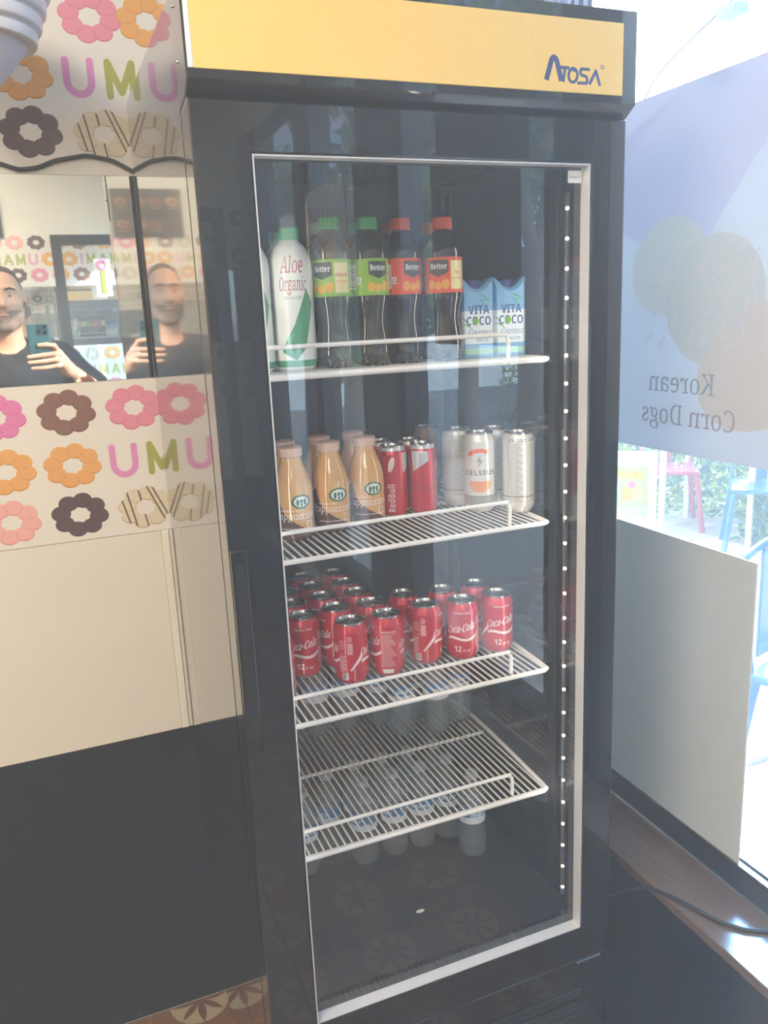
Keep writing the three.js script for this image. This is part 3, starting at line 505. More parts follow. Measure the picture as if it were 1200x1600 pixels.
// aloe drink bottles
{
  const tex = canvas(1024, 512, (g, W, Hh) => {
    g.fillStyle = '#e8ebe4'; g.fillRect(0, 0, W, Hh);
    for (const o of [0, 512]) {
      g.fillStyle = '#3f9a63'; g.beginPath(); g.moveTo(o + 40, 512); g.lineTo(o + 250, 330); g.lineTo(o + 360, 190); g.lineTo(o + 420, 250); g.lineTo(o + 330, 420); g.lineTo(o + 250, 470); g.lineTo(o + 120, 430); g.fill();
      g.fillStyle = '#e8ebe4'; g.beginPath(); g.moveTo(o + 30, 460); g.lineTo(o + 250, 260); g.lineTo(o + 250, 320); g.lineTo(o + 60, 512); g.fill();
      g.fillStyle = '#3f9a63'; g.fillRect(o, 470, 512, 26);
      g.fillStyle = '#b3343f'; g.font = 'italic 84px serif'; g.textAlign = 'center'; g.fillText('Aloe', o + 250, 130); g.fillStyle = '#a23a44'; g.font = 'italic 72px serif'; g.fillText('Organic', o + 250, 198, 220);
      g.fillStyle = '#7c8f80'; g.font = '20px sans-serif'; g.fillText('aloe vera drink', o + 250, 232);
    }
  });
  const proto = thing('aloe_bottle', '', 'bottle'), prof = [[0.001, 0.002], [0.026, 0.0], [0.033, 0.005], [0.0355, 0.016], [0.0345, 0.10], [0.0355, 0.165], [0.0335, 0.180], [0.0265, 0.196], [0.0185, 0.205], [0.0145, 0.210]];
  add(proto, 'body', lathe(prof, 36), mat(0xffffff, 0.3, { map: tex, clearcoat: 0.4, clearcoatRoughness: 0.15 }));
  add(proto, 'cap', lathe([[0.0165, 0.209], [0.0168, 0.226], [0.0155, 0.229], [0.001, 0.2295]], 28), mat(0x2f9a62, 0.4));
  const used = { n: 0 }, G = 'aloe bottles on the top shelf';
  for (const [x, z, u, l] of [[0.110, -0.21, 0.24, 'white and green aloe bottle half hidden by the left door frame'], [0.184, -0.215, 0.24, 'white and green aloe bottle beside the green-labelled tea'], [0.190, -0.295, 0.5, 'white aloe bottle in the second row behind the first two']]) place(proto, used, [x, 1.5702, z], face(x, z, u), l, G);
}
// coconut-water cartons: eight-sided cartons with a dipped top that holds the cap
{
  const tex = canvas(512, 1024, (g, W, Hh) => {
    g.fillStyle = '#6fa6cf'; g.fillRect(0, 0, W, Hh);
    g.fillStyle = '#d4e2ea'; g.fillRect(0, 420, W, 420);
    g.fillStyle = '#4f9a6a'; for (const [x, y, a] of [[350, 250, 0.3], [400, 300, -0.2], [60, 560, 0.9], [90, 620, 0.4], [330, 330, 0.9]]) { g.save(); g.translate(x, y); g.rotate(a); g.beginPath(); g.moveTo(-90, 0); g.quadraticCurveTo(0, -50, 90, 0); g.quadraticCurveTo(0, -16, -90, 0); g.fill(); g.restore(); }
    g.fillStyle = '#2f4a86'; g.textAlign = 'left'; g.font = 'bold 150px sans-serif'; g.fillText('VITA', 110, 460, 340); g.fillText('COCO', 70, 600, 400);
    g.fillStyle = '#6fae3a'; g.beginPath(); g.arc(222, 550, 46, 0, 2 * PI); g.fill();
    g.fillStyle = '#3d5f98'; g.font = 'italic 110px serif'; g.fillText('Coconut', 100, 730, 380); g.font = '60px sans-serif'; g.fillText('WATER', 230, 810, 240);
    g.fillStyle = '#8fbfa0'; g.fillRect(0, 900, W, 70);
  });
  const proto = thing('coconut_water_carton', '', 'carton'), w = 0.0295, h = 0.142, s = new THREE.Shape();
  s.moveTo(-w, 0); s.lineTo(w, 0); s.lineTo(w, h); s.bezierCurveTo(w * 0.6, h - 0.004, w * 0.55, h - 0.018, 0.0, h - 0.02); s.bezierCurveTo(-w * 0.55, h - 0.018, -w * 0.6, h - 0.004, -w, h); s.closePath();
  const g = new THREE.ExtrudeGeometry(s, { depth: 0.044, bevelEnabled: true, bevelSize: 0.006, bevelThickness: 0.008, bevelSegments: 1, bevelOffset: -0.006, curveSegments: 10 }); g.translate(0, 0, -0.022);
  const g2 = toCreasedNormals(g, 0.4); planeUV(g2, 'x', 'y', -w, w, 0, h);
  add(proto, 'carton_body', g2, mat(0xffffff, 0.35, { map: tex, clearcoat: 0.3 }));
  add(proto, 'cap', lathe([[0.0125, h - 0.0205], [0.0125, h - 0.006], [0.0115, h - 0.0045], [0.001, h - 0.0042]], 24), mat(0x3a4a8c, 0.4));
  const used = { n: 0 };
  for (const [x, z, l] of [[0.528, -0.222, 'blue and white coconut water carton beside the orange-labelled tea'], [0.595, -0.222, 'blue and white coconut water carton at the right end of the top shelf']]) place(proto, used, [x, 1.5702, z], -0.28, l, 'coconut water cartons on the top shelf');
}
// small water bottles, ribbed clear plastic
{
  const R = 0.031, prof = [[0.001, 0.010], [0.012, 0.006], [0.020, 0.001], [0.026, 0.0], [0.0295, 0.006], [0.0312, 0.014]];
  for (let i = 0; i < 5; i++) { const y = 0.02 + i * 0.012; prof.push([R + 0.0004, y], [R - 0.0012, y + 0.004], [R + 0.0004, y + 0.008]); }
  prof.push([0.0312, 0.083], [0.0300, 0.086], [0.0300, 0.128], [0.0312, 0.131], [0.0312, 0.138], [0.0285, 0.152], [0.0220, 0.168], [0.0150, 0.180], [0.0125, 0.186], [0.0125, 0.192]);
  const proto = thing('water_bottle', '', 'bottle');
  const lab = canvas(512, 128, (g, W, Hh) => { g.fillStyle = '#3f86bd'; g.fillRect(0, 0, W, Hh); g.fillStyle = '#dfeaf0'; g.beginPath(); g.moveTo(0, 90); g.bezierCurveTo(128, 40, 256, 120, 512, 70); g.lineTo(512, 128); g.lineTo(0, 128); g.fill(); g.fillStyle = '#f2f7fa'; g.font = 'bold 54px sans-serif'; g.textAlign = 'center'; g.fillText('water', 128, 70); g.fillText('water', 384, 70); });
  add(proto, 'body', lathe(prof, 28), mat(0xdbe7ec, 0.06, { transmission: 0.86, ior: 1.6 }));
  add(proto, 'paper_label', band(0.0304, 0.0865, 0.1275, 32), mat(0xffffff, 0.4, { map: lab }));
  add(proto, 'cap', lathe([[0.0142, 0.187], [0.0142, 0.2005], [0.013, 0.202], [0.001, 0.2022]], 24), mat(0xb9c9d4, 0.45, { transmission: 0.4 }));
  const used = { n: 0 };
  const s4 = [[0.125, -0.548], [0.198, -0.550], [0.272, -0.552], [0.345, -0.550], [0.425, -0.535], [0.452, -0.468], [0.528, -0.440], [0.505, -0.520], [0.595, -0.465]];
  s4.forEach(([x, z], i) => place(proto, used, [x, 0.7122, z], rr(0, 6), i < 4 ? `clear water bottle in the back row on the fourth shelf, ${ORD[i]} from the left` : ['clear water bottle on the fourth shelf, rearmost of the right-hand cluster', 'clear ribbed water bottle on the fourth shelf, left of the foremost one', 'clear ribbed water bottle foremost on the fourth shelf', 'clear water bottle squeezed behind the foremost one on the fourth shelf', 'clear water bottle on the fourth shelf nearest the right side wall'][i - 4], 'water bottles on the fourth shelf'));
  const fl = { front: [[0.112, -0.400], [0.190, -0.430], [0.326, -0.412], [0.399, -0.413], [0.468, -0.412], [0.537, -0.416], [0.558, -0.331]], back: [[0.125, -0.478], [0.193, -0.507], [0.262, -0.475], [0.334, -0.486], [0.403, -0.488], [0.471, -0.487], [0.541, -0.489]] };
  for (const [row, list] of Object.entries(fl)) list.forEach(([x, z], i) => place(proto, used, [x, 0.4502, z], rr(0, 6), `blue-labelled water bottle on the cabinet floor, ${ORD[i]} from the left in the ${row} row`, 'water bottles on the cabinet floor'));
}
// ---------- the man with the phone (seen in the mirror) ----------
function surfaceNet(lo, hi, cell, fn) {          // naive surface nets of fn < 0
  const n = [0, 1, 2].map((i) => Math.ceil((hi[i] - lo[i]) / cell) + 1), [nx, ny, nz] = n, val = new Float32Array(nx * ny * nz);
  for (let k = 0, q = 0; k < nz; k++) for (let j = 0; j < ny; j++) for (let i = 0; i < nx; i++, q++) val[q] = fn(lo[0] + i * cell, lo[1] + j * cell, lo[2] + k * cell);
  const id = new Int32Array(nx * ny * nz).fill(-1), pos = [], idx = [], at = (i, j, k) => i + nx * (j + ny * k);
  for (let k = 0; k < nz - 1; k++) for (let j = 0; j < ny - 1; j++) for (let i = 0; i < nx - 1; i++) {
    let m = 0, c = 0, sx = 0, sy = 0, sz = 0; const v = [];
    for (let d = 0; d < 8; d++) { v[d] = val[at(i + (d & 1), j + (d >> 1 & 1), k + (d >> 2))]; if (v[d] < 0) m |= 1 << d; }
    if (m === 0 || m === 255) continue;
    for (let a = 0; a < 8; a++) for (const b of [a ^ 1, a ^ 2, a ^ 4]) if (b > a && (v[a] < 0) !== (v[b] < 0)) { const t = v[a] / (v[a] - v[b]); sx += (a & 1) + t * ((b & 1) - (a & 1)); sy += (a >> 1 & 1) + t * ((b >> 1 & 1) - (a >> 1 & 1)); sz += (a >> 2) + t * ((b >> 2) - (a >> 2)); c++; }
    id[at(i, j, k)] = pos.length / 3; pos.push(lo[0] + (i + sx / c) * cell, lo[1] + (j + sy / c) * cell, lo[2] + (k + sz / c) * cell);
  }
  for (let k = 1; k < nz - 1; k++) for (let j = 1; j < ny - 1; j++) for (let i = 1; i < nx - 1; i++) {
    const a = val[at(i, j, k)] < 0;
    const quad = (p, q, r, s, flip) => { if (p < 0 || q < 0 || r < 0 || s < 0) return; flip ? idx.push(p, r, q, p, s, r) : idx.push(p, q, r, p, r, s); };
    if (a !== val[at(i + 1, j, k)] < 0) quad(id[at(i, j - 1, k - 1)], id[at(i, j, k - 1)], id[at(i, j, k)], id[at(i, j - 1, k)], !a);
    if (a !== val[at(i, j + 1, k)] < 0) quad(id[at(i - 1, j, k - 1)], id[at(i - 1, j, k)], id[at(i, j, k)], id[at(i, j, k - 1)], !a);
    if (a !== val[at(i, j, k + 1)] < 0) quad(id[at(i - 1, j - 1, k)], id[at(i, j - 1, k)], id[at(i, j, k)], id[at(i - 1, j, k)], !a);
  }
  const g = new THREE.BufferGeometry(); g.setAttribute('position', new THREE.Float32BufferAttribute(pos, 3)); g.setIndex(idx); g.computeVertexNormals(); return g;
}
const smin = (a, b, k) => { const h = Math.max(k - Math.abs(a - b), 0) / k; return Math.min(a, b) - h * h * k / 4; };
function cone(x, y, z, [ax, ay, az, ra], [bx_, by, bz, rb]) {
  const px = x - ax, py = y - ay, pz = z - az, dx = bx_ - ax, dy = by - ay, dz = bz - az, h = Math.max(0, Math.min(1, (px * dx + py * dy + pz * dz) / (dx * dx + dy * dy + dz * dz)));
  return Math.hypot(px - dx * h, py - dy * h, pz - dz * h) - (ra + (rb - ra) * h);
}
const ell = (x, y, z, cx, cy, cz, rx, ry, rz) => { const a = (x - cx) / rx, b = (y - cy) / ry, c = (z - cz) / rz, k = Math.hypot(a, b, c); return (k - 1) * Math.min(rx, ry, rz); };
const chain = (x, y, z, bones, k) => { let d = 1e3; for (const [a, b] of bones) d = smin(d, cone(x, y, z, a, b), k); return d; };
{
  const man = thing('person', 'man in a black t-shirt holding up a teal phone, seen in the mirror', 'person', [0, 0, 0]);
  const cx = -0.335, cz = 1.53;
  const neck = [cx, 1.60, cz - 0.02, 0.058], skull = [cx, 1.74, 1.475, 0.06];
  const shR = [cx + 0.195, 1.515, cz, 0.062], elR = [0.05, 1.335, 1.405, 0.042], wrR = [-0.122, 1.500, 1.222, 0.028];
  const shL = [cx - 0.195, 1.515, cz, 0.062], elL = [cx - 0.255, 1.23, cz + 0.02, 0.043], wrL = [cx - 0.235, 0.98, cz - 0.07, 0.029];
  const hipR = [cx + 0.095, 0.93, cz + 0.01, 0.088], knR = [cx + 0.11, 0.51, cz, 0.06], anR = [cx + 0.12, 0.09, cz + 0.03, 0.04];
  const hipL = [cx - 0.095, 0.93, cz + 0.01, 0.088], knL = [cx - 0.11, 0.51, cz, 0.06], anL = [cx - 0.12, 0.09, cz + 0.03, 0.04];
  const torso = (x, y, z) => {
    let d = ell(x, y, z, cx, 1.39, cz, 0.175, 0.20, 0.118);
    d = smin(d, ell(x, y, z, cx, 1.16, cz + 0.005, 0.158, 0.20, 0.118), 0.12);
    d = smin(d, ell(x, y, z, cx, 0.98, cz + 0.01, 0.168, 0.13, 0.125), 0.1);
    return smin(d, cone(x, y, z, shL, shR), 0.09);
  };
  const armR = (x, y, z) => chain(x, y, z, [[shR, elR], [elR, wrR]], 0.03), armL = (x, y, z) => chain(x, y, z, [[shL, elL], [elL, wrL]], 0.03);
  const legs = (x, y, z) => Math.min(chain(x, y, z, [[hipR, knR], [knR, anR]], 0.03), chain(x, y, z, [[hipL, knL], [knL, anL]], 0.03));
  // right hand round the phone: palm by the phone's right edge, fingers across its back, thumb on the screen side
  const fingers = [
    [[-0.150, 1.572, 1.172, 0.0105], [-0.163, 1.596, 1.144, 0.0095], [-0.190, 1.601, 1.1435, 0.0085], [-0.219, 1.600, 1.1445, 0.0075]],
    [[-0.146, 1.556, 1.170, 0.0110], [-0.164, 1.564, 1.1425, 0.0098], [-0.208, 1.561, 1.1415, 0.0088], [-0.262, 1.556, 1.1435, 0.0076]],
    [[-0.142, 1.538, 1.172, 0.0105], [-0.162, 1.541, 1.1425, 0.0095], [-0.206, 1.537, 1.1415, 0.0086], [-0.263, 1.534, 1.1435, 0.0074]],
    [[-0.138, 1.520, 1.178, 0.0098], [-0.158, 1.5165, 1.1500, 0.0088], [-0.205, 1.5110, 1.1500, 0.0080], [-0.254, 1.5105, 1.1540, 0.0068]]];
  const thumb = [[-0.130, 1.520, 1.205, 0.0125], [-0.150, 1.556, 1.190, 0.0110], [-0.172, 1.585, 1.1765, 0.0095], [-0.196, 1.598, 1.1735, 0.0078]];
  const hand = (x, y, z) => {
    let d = cone(x, y, z, wrR, [-0.138, 1.532, 1.192, 0.024]);
    d = smin(d, cone(x, y, z, [-0.133, 1.520, 1.195, 0.019], [-0.147, 1.566, 1.178, 0.015]), 0.018);
    d = smin(d, cone(x, y, z, [-0.126, 1.512, 1.200, 0.018], [-0.140, 1.528, 1.180, 0.014]), 0.018);
    for (const f of fingers) { let e = 1e3; for (let i = 0; i < 3; i++) e = smin(e, cone(x, y, z, f[i], f[i + 1]), 0.004); d = smin(d, e, 0.006); }
    let e = 1e3; for (let i = 0; i < 3; i++) e = smin(e, cone(x, y, z, thumb[i], thumb[i + 1]), 0.005);
    return smin(d, e, 0.01);
  };
  // head in its own frame: X to the man's right (world +x), Y up, Z forward (world -z)
  const hc = [cx, 1.792, 1.468];
  const headLocal = (X, Y, Z) => {
    const a = Math.abs(X);
    let d = ell(X, Y, Z, 0, 0.030, -0.012, 0.077, 0.101, 0.098);
    d = smin(d, ell(X, Y, Z, 0, -0.045, 0.028, 0.060, 0.078, 0.066), 0.05);
    d = smin(d, ell(a, Y, Z, 0.045, -0.075, 0.02, 0.02, 0.03, 0.04), 0.04);
    d = smin(d, cone(X, Y, Z, [-0.014, -0.112, 0.072, 0.022], [0.014, -0.112, 0.072, 0.022]), 0.025);
    d = smin(d, cone(a, Y, Z, [0.004, 0.038, 0.082, 0.012], [0.046, 0.034, 0.066, 0.012]), 0.016);
    d = smin(d, ell(a, Y, Z, 0.048, -0.022, 0.062, 0.02, 0.018, 0.018), 0.03);
    d = Math.max(d, -(Math.hypot(a - 0.032, Y - 0.012, Z - 0.098) - 0.017)) ;
    d = smin(d, Math.hypot(a - 0.031, Y - 0.012, Z - 0.073) - 0.0135, 0.004);
    d = smin(d, cone(X, Y, Z, [0, 0.022, 0.086, 0.008], [0, -0.026, 0.110, 0.0115]), 0.014);
    d = smin(d, Math.hypot(a - 0.012, Y + 0.031, Z - 0.098) - 0.0095, 0.008);
    d = smin(d, cone(X, Y, Z, [-0.019, -0.066, 0.089, 0.0065], [0.019, -0.066, 0.089, 0.0065]), 0.008);
    d = smin(d, cone(X, Y, Z, [-0.015, -0.078, 0.087, 0.0075], [0.015, -0.078, 0.087, 0.0075]), 0.006);
    d = smin(d, ell(a, Y, Z, 0.081, -0.004, -0.008, 0.008, 0.032, 0.019), 0.008);
    return d;
  };
  const head = (x, y, z) => headLocal(x - hc[0], y - hc[1], hc[2] - z);
  const neckD = (x, y, z) => cone(x, y, z, neck, skull);
  const body = (x, y, z) => {
    let d = smin(torso(x, y, z), Math.min(armR(x, y, z), armL(x, y, z)), 0.04);
    d = smin(d, legs(x, y, z), 0.05); return smin(d, neckD(x, y, z), 0.03);
  };
  const bodyOnly = (x, y, z) => { let d = body(x, y, z); d = smin(d, head(x, y, z), 0.02); d = smin(d, hand(x, y, z), 0.012);
    // relaxed left hand, slightly curled
    d = smin(d, cone(x, y, z, wrL, [cx - 0.23, 0.91, cz - 0.095, 0.026]), 0.02); return d; };
  const skin = mat(0xd09a7b, 0.55);
  const parts = [
    surfaceNet([-0.72, 0.02, 1.28], [0.16, 1.66, 1.76], 0.012, (x, y, z) => { let d = smin(body(x, y, z), cone(x, y, z, wrL, [cx - 0.232, 0.915, cz - 0.092, 0.027]), 0.02); return d; }),
    surfaceNet([cx - 0.10, 1.62, 1.34], [cx + 0.10, 1.94, 1.60], 0.0032, (x, y, z) => smin(head(x, y, z), neckD(x, y, z), 0.02)),
    surfaceNet([-0.285, 1.46, 1.12], [-0.05, 1.63, 1.32], 0.0028, (x, y, z) => smin(hand(x, y, z), armR(x, y, z), 0.014)),
    surfaceNet([cx - 0.29, 0.78, cz - 0.16], [cx - 0.18, 0.96, cz - 0.02], 0.004, (x, y, z) => {
      let d = cone(x, y, z, [cx - 0.233, 0.95, cz - 0.08, 0.026], [cx - 0.228, 0.895, cz - 0.098, 0.024]);
      for (let i = 0; i < 4; i++) { const zz = cz - 0.122 + i * 0.0175, l = [0.068, 0.078, 0.072, 0.056][i]; d = smin(d, Math.min(cone(x, y, z, [cx - 0.228, 0.892, zz, 0.0095], [cx - 0.222, 0.892 - l * 0.55, zz - 0.006, 0.0088]), cone(x, y, z, [cx - 0.222, 0.892 - l * 0.55, zz - 0.006, 0.0088], [cx - 0.205, 0.892 - l, zz - 0.004, 0.0075])), 0.005); }
      return smin(d, cone(x, y, z, [cx - 0.218, 0.93, cz - 0.112, 0.012], [cx - 0.205, 0.872, cz - 0.132, 0.0085]), 0.01);
    })];
  add(man, 'body', mergeGeometries(parts), skin);
  // clothing
  const sleeve = (x, y, z) => Math.min(cone(x, y, z, [...shR.slice(0, 3), 0.076], [...elR.slice(0, 3), 0.064]), cone(x, y, z, [...shL.slice(0, 3), 0.076], [...elL.slice(0, 3), 0.064]));
  const cutR = (x, y, z) => ((x - shR[0]) * (elR[0] - shR[0]) + (y - shR[1]) * (elR[1] - shR[1]) + (z - shR[2]) * (elR[2] - shR[2])) / Math.hypot(elR[0] - shR[0], elR[1] - shR[1], elR[2] - shR[2]) - 0.205;
  const shirt = surfaceNet([-0.75, 0.86, 1.36], [0.12, 1.64, 1.72], 0.008, (x, y, z) => {
    const fold = 0.004 * Math.sin(y * 48 + x * 30) * Math.sin(x * 25 + z * 20);
    let d = smin(torso(x, y, z) - 0.014 + fold, sleeve(x, y, z) + fold, 0.05);
    d = Math.max(d, 0.89 - y); if (x > cx + 0.1) d = Math.max(d, cutR(x, y, z)); if (x < cx - 0.15) d = Math.max(d, 1.30 - y - Math.max(0, (x - (cx - 0.2)) * 6));
    return Math.max(d, 0.070 - Math.hypot(x - cx, (y - 1.605) * 0.9, z - (cz - 0.035)));
  });
  const cloth = mat(0x1b1c20, 0.9);
  const tee = add(man, 't_shirt', shirt, cloth);
  add(tee, 'collar', (() => { const g = new THREE.TorusGeometry(0.068, 0.0055, 8, 40); g.scale(1, 0.92, 1); g.rotateX(PI / 2 - 0.42); g.translate(cx, 1.585, cz - 0.028); return g; })(), cloth);
  add(man, 'trousers', surfaceNet([-0.62, 0.06, 1.36], [-0.05, 1.02, 1.72], 0.012, (x, y, z) => Math.max(smin(legs(x, y, z) - 0.016, torso(x, y, z) - 0.008, 0.04), y - 0.98, 0.085 - y)), mat(0x2a2f3a, 0.9));
  for (const s of [-1, 1]) add(man, 'shoe', surfaceNet([cx + s * 0.12 - 0.07, -0.005, 1.30], [cx + s * 0.12 + 0.07, 0.14, 1.68], 0.008, (x, y, z) => Math.max(smin(ell(x, y, z, cx + s * 0.12, 0.03, cz - 0.05, 0.05, 0.06, 0.145), ell(x, y, z, cx + s * 0.12, 0.06, cz + 0.03, 0.047, 0.07, 0.06), 0.03), 0.004 - y)), mat(0x26262a, 0.6));
  const L = (g) => { g.scale(1, 1, -1); g.translate(...hc); const ix = g.index; if (ix) for (let i = 0; i < ix.count; i += 3) { const t = ix.getX(i); ix.setX(i, ix.getX(i + 1)); ix.setX(i + 1, t); } g.computeVertexNormals(); return g; };
  const hair = surfaceNet([-0.1, -0.06, -0.13], [0.1, 0.15, 0.11], 0.0032, (X, Y, Z) => { const n = 0.0016 * Math.sin(X * 700) * Math.sin(Z * 620 + Y * 400); return Math.max(ell(X, Y, Z, 0, 0.033, -0.014, 0.0795, 0.1032, 0.1003) + n, -(Y - (0.028 + Math.max(0, Z + 0.02) * 1.25 + (Z < -0.03 ? (Z + 0.03) * 0.75 : 0)) + 0.02 * Math.min(1, Math.max(0, (Math.abs(X) - 0.055) / 0.02)))); });
  add(man, 'hair', L(hair), mat(0x463a33, 0.9));
  const beard = surfaceNet([-0.085, -0.16, -0.02], [0.085, 0.0, 0.12], 0.0032, (X, Y, Z) => {
    const n = 0.0012 * Math.sin(X * 800) * Math.sin(Y * 760 + Z * 300), lip = Math.hypot(X * 0.75, Y + 0.0725, (Z - 0.09) * 0.5) - 0.0165;
    const edge = -0.045 - Math.max(0, 0.03 - Math.abs(X)) * 0.2 + Math.max(0, 0.05 - Z) * 0.9;
    return Math.max(headLocal(X, Y, Z) - 0.0022 * Math.max(-0.3, Math.min(1, (edge - Y) / 0.025)) + n, Y - edge, -lip, -(Z + 0.005)); });
  add(man, 'beard', L(beard), mat(0x7c6555, 0.95));
  for (const s of [-1, 1]) {
    const e = add(man, 'eye', new THREE.SphereGeometry(0.0118, 18, 12).scale(1, 0.5, 1), mat(0xe6e0d8, 0.25), [hc[0] + s * 0.031, hc[1] + 0.012, hc[2] - 0.0755]);
    add(e, 'iris', new THREE.SphereGeometry(0.0055, 12, 8), mat(0x2b211b, 0.2), [0, -0.001, -0.0072]);
    add(man, 'eyebrow', tube([[hc[0] + s * 0.012, hc[1] + 0.034, hc[2] - 0.097], [hc[0] + s * 0.032, hc[1] + 0.041, hc[2] - 0.090], [hc[0] + s * 0.052, hc[1] + 0.034, hc[2] - 0.074]], 0.0042, 12, 6), mat(0x31271f, 0.9));
  }
  add(man, 'lips', tube([[hc[0] - 0.021, hc[1] - 0.0725, hc[2] - 0.092], [hc[0], hc[1] - 0.0715, hc[2] - 0.0985], [hc[0] + 0.021, hc[1] - 0.0725, hc[2] - 0.092]], 0.0042, 12, 6), mat(0xa8625a, 0.5));

  // phone: its lens is where the picture is taken from
  const ph = thing('phone', 'teal phone with a dark camera block held up by the man', 'phone');
  add(ph, 'case', bx(-0.256, -0.174, 1.5235, 1.6835, 1.1525, 1.1625, 0.0045), mat(0x174a4e, 0.5));
  add(ph, 'screen', bx(-0.253, -0.177, 1.5265, 1.6805, 1.1622, 1.1632), mat(0x08090b, 0.08));
  const cb = add(ph, 'camera_block', bx(-0.2225, -0.1785, 1.6365, 1.6795, 1.1512, 1.1528, 0.0007), mat(0x1d3a40, 0.2));
  const lens = new THREE.CylinderGeometry(0.007, 0.007, 0.0012, 20); lens.rotateX(PI / 2);
  for (const [x, y] of [[-0.213, 1.652], [-0.190, 1.670], [-0.190, 1.648]]) add(cb, 'lens', lens, mat(0x07080a, 0.05), [x, y, 1.1512]);
}
// ---------- small things of the room ----------
// stepped white wall lamp, top left
{
  const s = thing('wall_lamp', 'white wall lamp with stepped rim above the doughnut wall', 'lamp', [-0.254, 2.107, -0.45]);
  add(s, 'bowl', lathe([[0.012, -0.078], [0.022, -0.074], [0.042, -0.052], [0.066, -0.024], [0.084, -0.002], [0.088, 0.004]], 64), mat(0xeceaf2, 0.35));
  add(s, 'stepped_rim', lathe([[0.086, 0.002], [0.097, 0.0], [0.100, 0.003], [0.102, 0.016], [0.1, 0.020], [0.107, 0.022], [0.110, 0.026], [0.112, 0.040], [0.109, 0.044], [0.116, 0.046], [0.119, 0.050], [0.121, 0.064], [0.118, 0.068], [0.125, 0.070], [0.129, 0.075], [0.131, 0.098], [0.124, 0.103], [0.06, 0.103]], 72), mat(0xf3f1f5, 0.3));
  add(s, 'wall_bracket', rod([0, 0.06, -0.205], [0, 0.06, 0], 0.014), M.whiteCoat);
}
// black cord swagged across the wall
tagMesh(add(scene, 'power_cord', tube([[-0.9, 1.985, ZW + 0.006], [-0.45, 1.95, ZW + 0.006], [-0.30, 1.974, ZW + 0.006], [-0.242, 1.963, ZW + 0.006], [-0.209, 1.953, ZW + 0.006], [-0.175, 1.957, ZW + 0.006], [-0.143, 1.970, ZW + 0.006], [-0.084, 1.981, ZW + 0.006], [-0.037, 1.973, ZW + 0.006], [-0.002, 1.955, ZW + 0.006], [0.04, 1.93, ZW + 0.008]], 0.0042, 90, 8), mat(0x26262a, 0.5)), 'black cord swagged along the wall above the mirror', 'cord');
// cable on the window ledge
tagMesh(add(scene, 'power_cord', tube([[0.70, 0.40, -0.12], [0.755, 0.452, -0.07], [0.790, 0.497, -0.012], [0.812, 0.5045, 0.05], [0.838, 0.5045, 0.125], [0.868, 0.5045, 0.165], [0.905, 0.5045, 0.19], [0.932, 0.5045, 0.235], [0.930, 0.5045, 0.40]], 0.0042, 70, 8), mat(0x1d1d20, 0.45)), 'black cable lying across the wooden window ledge', 'cord');
// coil of cable on the refrigerator top
{
  const c = thing('cable_coil', 'coil of pale cable lying on top of the refrigerator at right', 'cable', [0.60, 2.0835, -0.06]);
  for (let i = 0; i < 5; i++) { const g = new THREE.TorusGeometry(0.034 - i * 0.0012, 0.0035, 8, 36); g.rotateY(0.9 + i * 0.14); g.translate(i * 0.017 - 0.02, 0.037 - i * 0.001, -i * 0.006); add(c, 'cable_loop', g, mat(0xa9adc4, 0.5)); }
  const r = thing('tape_roll', 'blue-white roll lying on the refrigerator top by the window', 'roll', [0.655, 2.105, -0.20]);
  const tg = new THREE.TorusGeometry(0.03, 0.012, 12, 36); tg.rotateX(PI / 2); add(r, 'roll', tg, mat(0x9fb4e0, 0.4)); add(r, 'core', band(0.02, -0.01, 0.01, 32), mat(0xd8d2c4, 0.8));
}
tagMesh(add(scene, 'paper_scrap', (() => { const g = new THREE.IcosahedronGeometry(0.008, 1); g.scale(1.2, 0.18, 0.6); return g; })(), mat(0xe8e4d6, 0.9), [0.365, 0.4515, -0.20]), 'tiny pale scrap lying on the cabinet floor', 'scrap');
